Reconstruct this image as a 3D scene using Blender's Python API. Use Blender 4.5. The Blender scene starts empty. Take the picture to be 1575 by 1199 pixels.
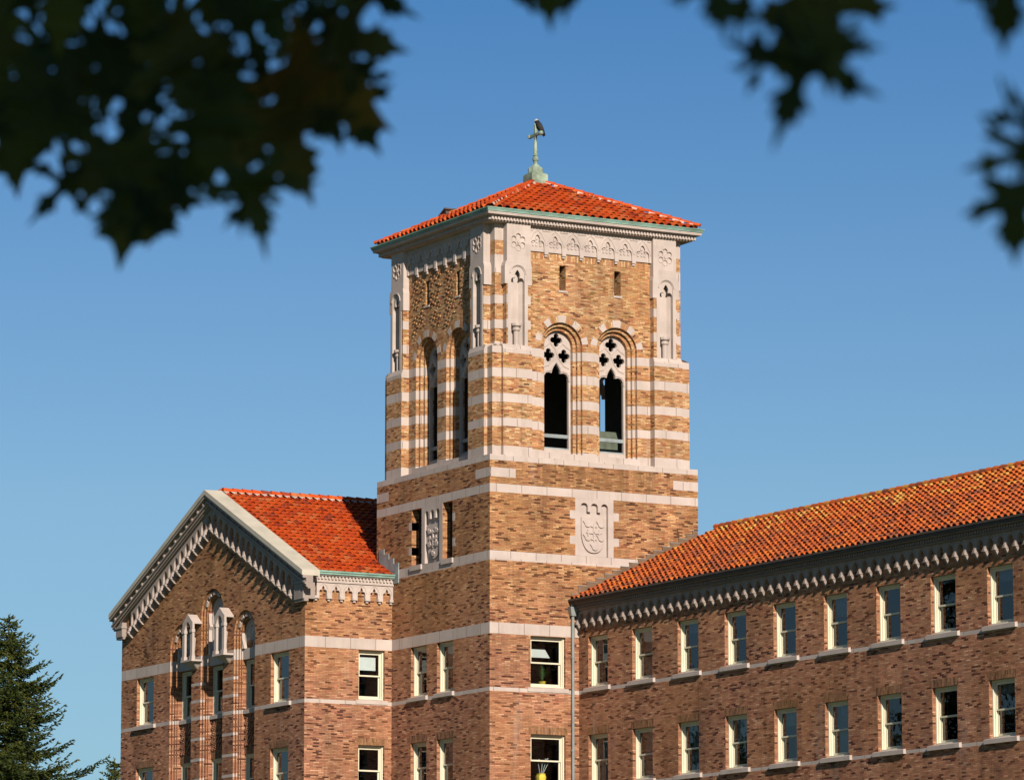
import bpy, bmesh, math, random
from math import sin, cos, pi, radians, floor, atan2, sqrt
from mathutils import Vector, Matrix
from mathutils.geometry import tessellate_polygon
SC = bpy.context.scene
COL = SC.collection
random.seed(7)

# ------------------------------------------------------------------ camera, sky, sun, exposure
CAM = Vector((140.6545, -77.2339, -14.2742)); YAW = 1.0636; PITCH = 0.1553; FPX = 6833.64
cam_d = bpy.data.cameras.new('camera'); cam = bpy.data.objects.new('camera', cam_d); COL.objects.link(cam)
cam.location = CAM; cam.rotation_euler = (pi/2 + PITCH, 0, YAW)
cam_d.sensor_fit = 'HORIZONTAL'; cam_d.sensor_width = 36.0; cam_d.lens = FPX/1575.0*36.0
cam_d.clip_start = 0.1; cam_d.clip_end = 6000
cam_d.dof.use_dof = True; cam_d.dof.focus_distance = 163.0; cam_d.dof.aperture_fstop = 8.0
SC.camera = cam
SUNV = Vector((4.1, -1.0, 2.15)).normalized()
SUN_EL = math.asin(SUNV.z); SUN_AZ = atan2(SUNV.x, SUNV.y)
W = bpy.data.worlds.new('World'); SC.world = W; W.use_nodes = True
wn = W.node_tree; wn.nodes.clear()
w_out = wn.nodes.new('ShaderNodeOutputWorld'); w_bg = wn.nodes.new('ShaderNodeBackground'); w_sky = wn.nodes.new('ShaderNodeTexSky')
w_sky.sky_type = 'NISHITA'; w_sky.sun_disc = False; w_sky.sun_elevation = SUN_EL; w_sky.sun_rotation = SUN_AZ
w_sky.air_density = 1.0; w_sky.dust_density = 0.3; w_sky.ozone_density = 3.0; w_sky.altitude = 100
w_bg.inputs['Strength'].default_value = 0.046
w_tint = wn.nodes.new('ShaderNodeMix'); w_tint.data_type = 'RGBA'; w_tint.blend_type = 'MULTIPLY'; w_tint.inputs[0].default_value = 1.0
w_tint.inputs[7].default_value = (.75, 1.0, 1.20, 1)
w_tc = wn.nodes.new('ShaderNodeTexCoord'); w_sep = wn.nodes.new('ShaderNodeSeparateXYZ'); w_rmp = wn.nodes.new('ShaderNodeValToRGB'); w_t2 = wn.nodes.new('ShaderNodeMix')
w_t2.data_type = 'RGBA'; w_t2.blend_type = 'MULTIPLY'; w_t2.inputs[0].default_value = 1.0
el = w_rmp.color_ramp.elements; el[0].position = .06; el[0].color = (.98/1.2, .96/1.2, .97/1.2, 1); el[1].position = .9; el[1].color = (.75/1.2, .92/1.2, 1/1.2, 1)
for p_, c_ in ((.13, (1.16, 1.07, 1.0)), (.175, (1.0, 1.0, 1.0)), (.245, (.62, .84, .96))):
    e_ = el.new(p_); e_.color = (c_[0]/1.2, c_[1]/1.2, c_[2]/1.2, 1)
w_sc = wn.nodes.new('ShaderNodeVectorMath'); w_sc.operation = 'SCALE'; w_sc.inputs['Scale'].default_value = 1.2
wn.links.new(w_tc.outputs['Generated'], w_sep.inputs[0]); wn.links.new(w_sep.outputs[2], w_rmp.inputs[0]); wn.links.new(w_rmp.outputs[0], w_sc.inputs[0])
wn.links.new(w_sky.outputs[0], w_tint.inputs[6]); wn.links.new(w_tint.outputs[2], w_t2.inputs[6]); wn.links.new(w_sc.outputs[0], w_t2.inputs[7]); wn.links.new(w_t2.outputs[2], w_bg.inputs[0]); wn.links.new(w_bg.outputs[0], w_out.inputs[0])
sun_d = bpy.data.lights.new('sun', 'SUN'); sun = bpy.data.objects.new('sun', sun_d); COL.objects.link(sun)
sun_d.energy = 5.0; sun_d.angle = radians(0.53); sun_d.color = (1.0, 0.93, 0.82)
sun.rotation_euler = SUNV.to_track_quat('Z', 'Y').to_euler(); sun.location = (60, -60, 60)
SC.view_settings.view_transform = 'Standard'; SC.view_settings.look = 'None'
SC.view_settings.exposure = 0.55; SC.view_settings.gamma = 1.0; SC.view_settings.use_curve_mapping = False
SC.cycles.use_denoising = True
SC.cycles.max_bounces = 8; SC.cycles.transparent_max_bounces = 16

def at(px, py, dist):
    """world point seen at a pixel of the 1575-wide photograph, at a distance along the view axis"""
    fw = Vector((-sin(YAW)*cos(PITCH), cos(YAW)*cos(PITCH), sin(PITCH))); r = Vector((cos(YAW), sin(YAW), 0)); up = r.cross(fw)
    return CAM + (fw*FPX + r*(px-787.5) + up*(599.5-py))*(dist/FPX)

# ------------------------------------------------------------------ materials
class NT:
    def __init__(s, name):
        s.m = bpy.data.materials.new(name); s.m.use_nodes = True; s.t = s.m.node_tree; s.t.nodes.clear()
        s.out = s.n('ShaderNodeOutputMaterial'); s.b = s.n('ShaderNodeBsdfPrincipled'); s.l(s.b.outputs[0], s.out.inputs['Surface'])
    def n(s, k, **kw):
        x = s.t.nodes.new(k)
        for a, b in kw.items(): setattr(x, a, b)
        return x
    def l(s, a, b): s.t.links.new(a, b)
    def put(s, v, sock):
        if hasattr(v, 'is_linked') or hasattr(v, 'links'): s.l(v, sock)
        else: sock.default_value = v
    def math(s, op, a, b=None, c=None):
        x = s.n('ShaderNodeMath', operation=op); s.put(a, x.inputs[0])
        if b is not None: s.put(b, x.inputs[1])
        if c is not None: s.put(c, x.inputs[2])
        return x.outputs[0]
    def ramp(s, fac, stops, mode='LINEAR'):
        x = s.n('ShaderNodeValToRGB'); e = x.color_ramp; e.interpolation = mode
        while len(e.elements) > 1: e.elements.remove(e.elements[-1])
        for i, (p, c) in enumerate(stops):
            el = e.elements[0] if i == 0 else e.elements.new(p)
            el.position = p; el.color = (c[0], c[1], c[2], 1) if hasattr(c, '__len__') else (c, c, c, 1)
        s.l(fac, x.inputs[0]); return x.outputs[0]
    def noise(s, vec, scale, detail=3, rough=.55):
        x = s.n('ShaderNodeTexNoise'); x.inputs['Scale'].default_value = scale; x.inputs['Detail'].default_value = detail
        x.inputs['Roughness'].default_value = rough
        if vec is not None: s.l(vec, x.inputs['Vector'])
        return x.outputs[0]
    def white(s, a, b):
        c = s.n('ShaderNodeCombineXYZ'); s.put(a, c.inputs[0]); s.put(b, c.inputs[1])
        x = s.n('ShaderNodeTexWhiteNoise', noise_dimensions='2D'); s.l(c.outputs[0], x.inputs['Vector']); return x.outputs['Value']
    def mix(s, fac, a, b, mode='MIX'):
        x = s.n('ShaderNodeMix', data_type='RGBA', blend_type=mode); s.put(fac, x.inputs[0])
        for v, k in ((a, 6), (b, 7)):
            if isinstance(v, tuple): v = (v[0], v[1], v[2], 1)
            s.put(v, x.inputs[k])
        return x.outputs[2]
    def uv(s):
        x = s.n('ShaderNodeUVMap'); y = s.n('ShaderNodeSeparateXYZ'); s.l(x.outputs[0], y.inputs[0]); return x.outputs[0], y.outputs[0], y.outputs[1]
    def obj(s): return s.n('ShaderNodeTexCoord').outputs['Object']
    def scaled(s, vec, sc):
        x = s.n('ShaderNodeVectorMath', operation='MULTIPLY'); s.l(vec, x.inputs[0]); x.inputs[1].default_value = sc; return x.outputs[0]
    def bump(s, h, dist, strength=1.0):
        x = s.n('ShaderNodeBump'); x.inputs['Distance'].default_value = dist; x.inputs['Strength'].default_value = strength
        s.l(h, x.inputs['Height']); s.l(x.outputs[0], s.b.inputs['Normal'])
    def base(s, c): s.put((c[0], c[1], c[2], 1) if isinstance(c, tuple) else c, s.b.inputs['Base Color'])
    def rough(s, r): s.put(r, s.b.inputs['Roughness'])

def brick_mat(name, stops, mortar, swap=False, bump=.012, stain=.35, wash=None, brickL=.252, tone=True):
    m = NT(name); uvv, u, v = m.uv()
    if swap: u, v = v, u
    H, L = .060, brickL
    vr = m.math('DIVIDE', v, H); row = m.math('FLOOR', vr); fz = m.math('FRACT', vr)
    sh = m.math('MULTIPLY', m.math('FRACT', m.math('MULTIPLY', row, .5)), 1.0)
    sh = m.math('ADD', sh, m.math('MULTIPLY', m.white(row, 3.3), .22))
    ur = m.math('ADD', m.math('DIVIDE', u, L), sh); col = m.math('FLOOR', ur); fx = m.math('FRACT', ur)
    rnd = m.white(col, row); rnd2 = m.white(row, m.math('ADD', col, 57.3))
    c = m.ramp(rnd, stops, 'CONSTANT')
    c = m.mix(1.0, c, m.ramp(rnd2, [(0, .74), (1, 1.22)]), 'MULTIPLY')
    fine = m.noise(uvv, 22, 3)
    c = m.mix(1.0, c, m.ramp(fine, [(.3, .8), (.7, 1.15)]), 'MULTIPLY')
    mm = m.math('MAXIMUM', m.math('LESS_THAN', fz, .15), m.math('LESS_THAN', fx, .055))
    c = m.mix(m.math('MULTIPLY', mm, .85), c, mortar)
    big = m.noise(m.scaled(uvv, (1.0, .45, 1)), .55, 4, .6)
    c = m.mix(1.0, c, m.ramp(big, [(.32, 1 - stain), (.55, 1.0), (.75, 1.06)]), 'MULTIPLY')
    gold = m.noise(m.scaled(uvv, (.5, .5, 1)), .42, 4, .6)
    c = m.mix(m.math('MULTIPLY', m.ramp(gold, [(.46, 0), (.66, 1)]), .32), c, (.25, .115, .032))
    if tone:
        c = m.mix(1.0, c, m.ramp(m.math('DIVIDE', m.math('ADD', v, 4.0), 14.0), [(0, (.96, .89, .92)), (.30, (1.0, .93, .96)), (.58, (1.02, .985, .83)), (1, (.98, .97, .80))]), 'MULTIPLY')
    soot = m.noise(m.scaled(uvv, (2.2, .18, 1)), .9, 5, .65)
    c = m.mix(1.0, c, m.ramp(soot, [(.30, .68), (.48, 1.0)]), 'MULTIPLY')
    pale = m.noise(m.scaled(uvv, (1.6, .22, 1)), .8, 4, .6)
    c = m.mix(m.math('MULTIPLY', m.ramp(pale, [(.60, 0), (.78, 1)]), .35), c, (.30, .24, .20))
    if wash:
        u0, u1, v0, v1 = wash; ss = lambda x, a, b: m.math('MULTIPLY', m.math('GREATER_THAN', x, a), m.math('LESS_THAN', x, b))
        st = m.ramp(m.noise(m.scaled(uvv, (2.6, .25, 1)), 1.0, 4, .6), [(.40, 0), (.62, 1)])
        fade = m.math('MULTIPLY', m.math('MULTIPLY', ss(u, u0, u1), ss(v, v0-1.2, v1)), m.ramp(m.math('DIVIDE', m.math('SUBTRACT', v, v0-1.2), v1-v0+1.2), [(0, 0), (.6, .6), (1, .9)]))
        c = m.mix(m.math('MULTIPLY', st, fade), c, (.13, .065, .022))
    m.base(c); m.rough(.88); m.b.inputs['Specular IOR Level'].default_value = .2
    h = m.math('SUBTRACT', m.math('ADD', m.math('MULTIPLY', rnd2, .7), m.math('MULTIPLY', fine, .6)), m.math('MULTIPLY', mm, .9))
    m.bump(h, bump, .8); return m.m

def simple_mat(name, col, rough=.7, var=.15, scale=3.0, metallic=0, bump=0, spec=.3):
    m = NT(name); o = m.obj(); n = m.noise(o, scale, 4, .6)
    m.base(m.mix(1.0, col, m.ramp(n, [(.3, 1 - var), (.7, 1 + var)]), 'MULTIPLY')); m.rough(rough)
    m.b.inputs['Metallic'].default_value = metallic; m.b.inputs['Specular IOR Level'].default_value = spec
    if bump: m.bump(m.noise(o, scale*8, 3), bump, .6)
    return m.m

def stone_mat(name, col, grime=.38, joints=True):
    m = NT(name); uvv, u, v = m.uv(); o = m.obj()
    n1 = m.noise(o, 1.1, 4, .6); n2 = m.noise(m.scaled(o, (3, 3, .5)), 1.0, 4, .65)
    c = m.mix(1.0, col, m.ramp(n1, [(.3, .9), (.7, 1.08)]), 'MULTIPLY')
    c = m.mix(m.math('MULTIPLY', m.ramp(n2, [(.52, 0), (.75, 1)]), grime), c, (.24, .17, .12))
    rowid = m.math('FLOOR', m.math('DIVIDE', v, .47))
    blk = m.math('ADD', m.math('DIVIDE', u, 1.06), m.white(rowid, 1.7))
    tone = m.white(m.math('FLOOR', blk), rowid)
    c = m.mix(1.0, c, m.ramp(tone, [(0, .93), (1, 1.05)]), 'MULTIPLY')
    fine = m.noise(o, 18, 3)
    if joints:
        j = m.math('LESS_THAN', m.math('FRACT', blk), .022)
        c = m.mix(m.math('MULTIPLY', j, .75), c, (.12, .08, .06))
        m.bump(m.math('SUBTRACT', m.math('MULTIPLY', fine, .5), j), .006, .7)
    else: m.bump(fine, .004, .6)
    m.base(c); m.rough(.82); m.b.inputs['Specular IOR Level'].default_value = .25; return m.m

def tile_mat(name, stops, lichen):
    m = NT(name); a = m.n('ShaderNodeAttribute'); a.attribute_name = 'tint'; o = m.obj()
    c = m.ramp(a.outputs['Fac'], stops)
    n = m.noise(o, 2.3, 5, .65); f = m.noise(o, 14, 4, .6)
    c = m.mix(1.0, c, m.ramp(f, [(.3, .72), (.7, 1.16)]), 'MULTIPLY')
    c = m.mix(m.math('MULTIPLY', m.ramp(n, [(.50, 0), (.72, 1)]), lichen), c, (.16, .075, .05))
    m.base(c); m.rough(.8); m.b.inputs['Specular IOR Level'].default_value = .2; m.bump(f, .008, .6); return m.m

def glass_mat():
    m = NT('window_glass'); m.t.nodes.remove(m.b)
    g = m.n('ShaderNodeBsdfGlossy'); g.inputs['Roughness'].default_value = .015; g.inputs['Color'].default_value = (1, 1, 1, 1)
    t = m.n('ShaderNodeBsdfTransparent'); t.inputs['Color'].default_value = (.72, .76, .76, 1)
    fr = m.n('ShaderNodeFresnel'); fr.inputs['IOR'].default_value = 1.62
    x = m.n('ShaderNodeMixShader'); m.l(fr.outputs[0], x.inputs[0]); m.l(t.outputs[0], x.inputs[1]); m.l(g.outputs[0], x.inputs[2])
    m.l(x.outputs[0], m.out.inputs['Surface'])
    b = m.n('ShaderNodeBump'); b.inputs['Distance'].default_value = .012; b.inputs['Strength'].default_value = .2
    m.l(m.noise(m.obj(), 1.6, 2), b.inputs['Height']); m.l(b.outputs[0], g.inputs['Normal'])
    return m.m

def leaf_mat(name, stops, trans=.25):
    m = NT(name); a = m.n('ShaderNodeAttribute'); a.attribute_name = 'tint'
    c = m.ramp(a.outputs['Fac'], stops)
    c = m.mix(1.0, c, m.ramp(m.noise(m.obj(), 5, 3), [(.3, .7), (.7, 1.25)]), 'MULTIPLY')
    m.base(c); m.rough(.6); m.b.inputs['Specular IOR Level'].default_value = .25
    tr = m.n('ShaderNodeBsdfTranslucent'); m.l(c, tr.inputs[0])
    x = m.n('ShaderNodeMixShader'); x.inputs[0].default_value = trans
    m.l(m.b.outputs[0], x.inputs[1]); m.l(tr.outputs[0], x.inputs[2]); m.l(x.outputs[0], m.out.inputs['Surface']); return m.m

BUFF = [(0, (.395, .195, .100)), (.18, (.355, .165, .088)), (.38, (.375, .185, .100)), (.56, (.345, .150, .085)), (.70, (.47, .265, .150)),
        (.79, (.29, .115, .062)), (.865, (.21, .076, .04)), (.90, (.085, .028, .016))]
BELF = [(0, (0.441, 0.227, 0.096)), (.15, (0.408, 0.204, 0.089)), (.32, (0.375, 0.156, 0.068)), (.46, (0.490, 0.290, 0.137)), (.60, (0.424, 0.211, 0.105)), (.72, (0.523, 0.336, 0.177)),
        (.82, (0.326, 0.118, 0.049)), (.90, (0.245, 0.125, 0.037)), (.95, (0.122, 0.043, 0.024))]
M = {}
M['brick'] = brick_mat('buff_brick', BUFF, (0.173, 0.108, 0.065))
M['brickt'] = brick_mat('tower_brick', BUFF, (0.173, 0.108, 0.065), wash=(2.2, 7.2, 7.43, 8.29))
M['brickb'] = brick_mat('belfry_brick', BELF, (.27, .165, .095), stain=.2, brickL=.215, tone=False)
M['soldier'] = brick_mat('soldier_brick', [(0, (0.259, 0.122, 0.061)), (.3, (0.216, 0.101, 0.051)), (.6, (0.288, 0.144, 0.075)), (.85, (0.122, 0.050, 0.031))], (0.115, 0.072, 0.048), swap=True, tone=False)
M['soldierb'] = brick_mat('belfry_soldier_brick', BELF[:7], (0.245, 0.151, 0.082), swap=True, stain=.15, tone=False)
M['stone'] = stone_mat('cast_stone', (.41, .328, .284))
M['carved'] = stone_mat('carved_stone', (.40, .322, .28), .3, False)
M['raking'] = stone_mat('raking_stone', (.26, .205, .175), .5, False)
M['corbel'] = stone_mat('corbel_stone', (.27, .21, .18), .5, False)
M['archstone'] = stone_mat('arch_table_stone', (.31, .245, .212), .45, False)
M['darkened'] = stone_mat('shade_darkened_stone', (.20, .15, .125), .5, False)  # eave shade put into the colour of the long wing's cornice stone
M['coping'] = simple_mat('coping_stone', (.40, .35, .275), .85, .12, 1.5)
M['tile'] = tile_mat('clay_tile', [(0, (0.206, 0.027, 0.009)), (.12, (0.378, 0.044, 0.005)), (.5, (0.468, 0.057, 0.005)), (.85, (0.495, 0.077, 0.009)), (1, (0.454, 0.121, 0.036))], .42)
M['tileold'] = tile_mat('weathered_clay_tile', [(0, (.15, .050, .028)), (.15, (.27, .062, .020)), (.4, (.40, .074, .013)), (.62, (.44, .095, .014)), (.8, (.44, .15, .025)), (1, (.46, .24, .05))], .5)
M['tiledark'] = simple_mat('roof_deck', (.10, .04, .025), .9)
M['mortar'] = simple_mat('ridge_mortar', (.42, .28, .22), .9, .2, 4)
M['copper'] = simple_mat('green_copper', (.17, .265, .21), .65, .35, 1.2, bump=.004)
M['boxgreen'] = simple_mat('dull_green_box', (.075, .085, .06), .8, .3, 3)
M['copperd'] = simple_mat('dark_copper', (.06, .045, .036), .6, .3, 1.5)
M['flash'] = simple_mat('weathered_flashing', (.14, .08, .045), .6, .35, 1.3)
M['lead'] = simple_mat('lead_flashing', (.20, .22, .215), .5, .35, 2.0)
M['pipe'] = simple_mat('painted_pipe', (.19, .20, .19), .5, .2, 2)
M['cream'] = simple_mat('cream_paint', (.55, .49, .36), .5, .06, 2)
M['glass'] = glass_mat()
M['dark'] = simple_mat('dark_interior', (.02, .018, .016), .9)
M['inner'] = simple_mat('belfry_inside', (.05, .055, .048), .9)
M['blind'] = simple_mat('white_blind', (.7, .7, .67), .8, .05, 2)
M['curtain'] = simple_mat('grey_curtain', (.24, .24, .23), .9, .35, 2.5)
M['verdigris'] = simple_mat('verdigris_bronze', (.19, .235, .17), .7, .5, 3.0, bump=.01)
M['black'] = simple_mat('dark_feathers', (.012, .011, .010), .7, .3, 9)
M['white'] = simple_mat('pale_feathers', (.33, .31, .27), .8, .1, 6)
M['yellow'] = simple_mat('yellow_ceramic', (.50, .38, .05), .35, .05)
M['plant'] = simple_mat('house_plant_green', (.05, .10, .03), .6, .3, 9)
M['steel'] = simple_mat('grey_metal', (.45, .45, .45), .4, .1)
M['bark'] = simple_mat('tree_bark', (.075, .055, .04), .95, .35, 5, bump=.02)
M['fir'] = leaf_mat('fir_needles', [(0, (.022, .038, .010)), (.4, (.060, .078, .016)), (.72, (.115, .118, .022)), (1, (.17, .135, .03))], .2)
M['maple'] = leaf_mat('maple_leaf_green', [(0, (.022, .034, .007)), (.6, (.060, .075, .012)), (.85, (.12, .09, .012)), (1, (.36, .17, .02))], .35)
M['grass'] = simple_mat('mown_grass', (.055, .085, .025), .95, .4, .6)
M['path'] = simple_mat('pale_concrete_paving', (.45, .42, .37), .9, .15, .8)

# ------------------------------------------------------------------ mesh builder
class Fr:
    """wall frame: s along the wall, z up, d outwards"""
    def __init__(s, o, sd, n): s.o, s.s, s.n = Vector(o), Vector(sd), Vector(n)
    def p(s, a, z, d=0.0): return s.o + s.s*a + Vector((0, 0, z)) + s.n*d

class MB:
    def __init__(s): s.v, s.f, s.m, s.uv, s.t = [], [], [], {}, []
    def face(s, pts, m=0, uv=None, tint=0.5):
        b = len(s.v); s.v += [tuple(p) for p in pts]; s.f.append(list(range(b, b+len(pts)))); s.m.append(m); s.t.append(tint)
        if uv: s.uv[len(s.f)-1] = uv
    def grid(s, rows, m=0, tint=0.5, close=False):
        for a, b in zip(rows, rows[1:]):
            n = len(a)
            for i in range(n if close else n-1):
                j = (i+1) % n; s.face([a[i], a[j], b[j], b[i]], m, None, tint)
    def hexa(s, c, m=0, tint=.5):   # c: 8 corners, bottom 4 then top 4
        for q in ((0,3,2,1),(4,5,6,7),(0,1,5,4),(1,2,6,5),(2,3,7,6),(3,0,4,7)): s.face([c[i] for i in q], m, None, tint)
    def box(s, F, s0, s1, z0, z1, d0, d1, m=0, tint=.5):
        s.hexa([F.p(s0,z0,d0), F.p(s1,z0,d0), F.p(s1,z0,d1), F.p(s0,z0,d1), F.p(s0,z1,d0), F.p(s1,z1,d0), F.p(s1,z1,d1), F.p(s0,z1,d1)], m, tint)
    def wbox(s, x0, x1, y0, y1, z0, z1, m=0):
        s.hexa([Vector(q) for q in ((x0,y0,z0),(x1,y0,z0),(x1,y1,z0),(x0,y1,z0),(x0,y0,z1),(x1,y0,z1),(x1,y1,z1),(x0,y1,z1))], m)
    def poly(s, F, out, d, holes=(), m=0):
        loops = [[Vector((a, z, 0)) for a, z in lp] for lp in [out]+list(holes)]
        flat = [p for lp in loops for p in lp]
        for tri in tessellate_polygon(loops):
            q = [flat[i] for i in tri]
            if abs((q[1]-q[0]).cross(q[2]-q[0]).z) < 1e-9: continue
            s.face([F.p(p.x, p.y, d) for p in q], m)
    def side(s, F, lp, d0, d1, m=0, closed=True):
        n = len(lp)
        for i in range(n if closed else n-1):
            a, b = lp[i], lp[(i+1) % n]
            s.face([F.p(a[0],a[1],d0), F.p(b[0],b[1],d0), F.p(b[0],b[1],d1), F.p(a[0],a[1],d1)], m)
    def prism(s, F, out, d0, d1, holes=(), m=0, back=False):
        s.poly(F, out, d1, holes, m)
        if back: s.poly(F, out, d0, holes, m)
        for lp in [out]+list(holes): s.side(F, lp, d0, d1, m)
    def tube(s, pts, rad, n=8, m=0, tint=.5, cap=True):
        pts = [Vector(p) for p in pts]; rad = rad if hasattr(rad, '__len__') else [rad]*len(pts); rings = []
        for i, p in enumerate(pts):
            t = (pts[min(i+1, len(pts)-1)]-pts[max(i-1, 0)]).normalized(); a = t.orthogonal().normalized() if i == 0 else (a - t*a.dot(t)).normalized()
            b = t.cross(a); rings.append([p+(a*cos(2*pi*k/n)+b*sin(2*pi*k/n))*rad[i] for k in range(n)])
        s.grid(rings, m, tint, True)
        if cap: s.face(rings[0][::-1], m, None, tint); s.face(rings[-1], m, None, tint)
    def lathe(s, c, prof, n=12, m=0):
        c = Vector(c); s.grid([[c+Vector((r*cos(2*pi*k/n), r*sin(2*pi*k/n), z)) for k in range(n)] for r, z in prof], m, .5, True)
    def build(s, name, mats, parent=None, bands=(), smooth=False):
        mats = mats if isinstance(mats, (list, tuple)) else [mats]
        me = bpy.data.meshes.new(name); bm = bmesh.new()
        ul = bm.loops.layers.uv.new('UVMap'); tl = bm.faces.layers.float.new('tint')
        vs = [bm.verts.new(p) for p in s.v]
        fixed = set()
        for i, f in enumerate(s.f):
            fc = bm.faces.new([vs[k] for k in f]); fc.material_index = s.m[i]; fc[tl] = s.t[i]
        bm.faces.ensure_lookup_table()
        if bands:
            for z in sorted({z for b in bands for z in b[:2]}):
                bmesh.ops.bisect_plane(bm, geom=bm.verts[:]+bm.edges[:]+bm.faces[:], plane_co=(0,0,z), plane_no=(0,0,1), dist=1e-5)
            for fc in bm.faces:
                z = fc.calc_center_median().z
                for z0, z1, k in bands:
                    if z0 < z < z1 and fc.material_index == 0: fc.material_index = k
        for i, fc in enumerate(bm.faces):
            if not bands and i in s.uv:
                for lp, q in zip(fc.loops, s.uv[i]): lp[ul].uv = q
                continue
            fc.normal_update(); n = fc.normal
            if abs(n.z) > .95:
                for lp in fc.loops: lp[ul].uv = (lp.vert.co.x, lp.vert.co.y)
            else:
                h = Vector((n.x, n.y, 0)).normalized()
                if (h.x if abs(h.x) > abs(h.y) else -h.y) < 0: h = -h
                t = Vector((-h.y, h.x, 0)); b = Vector((0,0,1)) if abs(n.z) < .05 else t.cross(n)
                for lp in fc.loops: lp[ul].uv = (lp.vert.co.dot(t), lp.vert.co.dot(b))
            fc.smooth = smooth
        if smooth:
            bmesh.ops.remove_doubles(bm, verts=bm.verts, dist=1e-4)
            for fc in bm.faces: fc.smooth = True
        bm.to_mesh(me); bm.free()
        for m in mats: me.materials.append(m)
        o = bpy.data.objects.new(name, me); COL.objects.link(o)
        if parent is not None:
            o.parent = parent
            if parent.name in ROOTS: o.matrix_parent_inverse = Matrix.Translation(-Vector(parent.location))
        return o

ROOTS = set()
def name_of(o): return o.name
def thing(name, label, cat, loc=(0,0,0), group=None):
    o = bpy.data.objects.new(name, None); COL.objects.link(o); o.location = loc; o['label'] = label; o['category'] = cat; ROOTS.add(name_of(o))
    o.empty_display_size = .5
    if group: o['group'] = group
    return o
def tag(o, label, cat, group=None):
    o['label'] = label; o['category'] = cat
    if group: o['group'] = group
    return o

def arc(cx, cz, r, a0, a1, n):
    return [(cx+r*cos(radians(a0+(a1-a0)*i/n)), cz+r*sin(radians(a0+(a1-a0)*i/n))) for i in range(n+1)]
def rect(a, b, c, d): return [(a,c),(b,c),(b,d),(a,d)]
def archloop(cx, hw, z0, zs, n=16): return [(cx-hw, z0), (cx+hw, z0)] + arc(cx, zs, hw, 0, 180, n)
def pointed(cx, hw, z0, zs, rise, n=5):
    """pointed arch loop"""
    r = (hw*hw+rise*rise)/(2*hw); a = math.degrees(math.asin(min(1, rise/r)))
    R = arc(cx+hw-r, zs, r, 0, a, n); Lp = arc(cx-hw+r, zs, r, 180-a, 180, n)
    return [(cx-hw, z0), (cx+hw, z0)] + R + Lp[1:]
def circle(cx, cz, r, n=12): return [(cx+r*cos(2*pi*i/n), cz+r*sin(2*pi*i/n)) for i in range(n)]
def foil(cx, cz, ro, rl, k=4, n=6, rot=90):
    """outline of a k-foil: lobes of radius rl at distance ro"""
    pts = []
    half = 180 - 180/k if ro > 0 else 180
    # lobe arcs trimmed where neighbouring lobes meet
    x = ro*sin(pi/k); h = math.degrees(math.acos(max(-1, min(1, x/rl)))) if rl > x else 0
    span = 90 + 180/k - h if rl > x else 115
    for i in range(k):
        a = rot + 360*i/k
        lc = (cx+ro*cos(radians(a)), cz+ro*sin(radians(a)))
        pts += arc(lc[0], lc[1], rl, a-span, a+span, n)
    return pts

def arcade(mb, F, centers, zlow, ztop, hw, zs, rise, d0, d1, m=0, trefoil=False, ends=None):
    """a plate with a row of arches hanging below: centers list, functions of the bay index for heights"""
    z = lambda f, i: f(i) if callable(f) else f
    n = len(centers); p = centers[1]-centers[0]
    s0 = centers[0]-p/2 if ends is None else ends[0]; s1 = centers[-1]+p/2 if ends is None else ends[1]
    low = [(s0, z(zlow, 0))]
    for i, c in enumerate(centers):
        zz = z(zs, i); lo = z(zlow, i)
        low.append((c-hw, lo))
        if trefoil:
            low += arc(c-hw*.52, zz, hw*.48, 180, 62, 4) + [(c-hw*.30, zz+hw*.42), (c-hw*.38, zz+hw*.72), (c-hw*.2, zz+hw*1.12), (c, zz+rise), (c+hw*.2, zz+hw*1.12), (c+hw*.38, zz+hw*.72), (c+hw*.30, zz+hw*.42)] + arc(c+hw*.52, zz, hw*.48, 118, 0, 4)
        else:
            lp = pointed(c, hw, 0, zz, rise, 4)[2:]
            low += lp[::-1]
        low.append((c+hw, lo))
    low.append((s1, z(zlow, n-1)))
    if callable(ztop): top = [(s1, ztop(s1)), (s0, ztop(s0))]
    else: top = [(s1, ztop), (s0, ztop)]
    loop = low+top
    mb.prism(F, loop, d0, d1, (), m)

# ------------------------------------------------------------------ ground
GZ = -16.0
g = MB(); R_ = 2500
g.face([(-R_,-R_,GZ),(R_,-R_,GZ),(R_,R_,GZ),(-R_,R_,GZ)]); o = g.build('ground', M['grass']); o['kind'] = 'structure'
g = MB(); g.face([(9,-30,GZ+.02),(60,-30,GZ+.02),(60,-25,GZ+.02),(9,-25,GZ+.02)]); o = g.build('path', M['path']); o['kind'] = 'structure'

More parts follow.
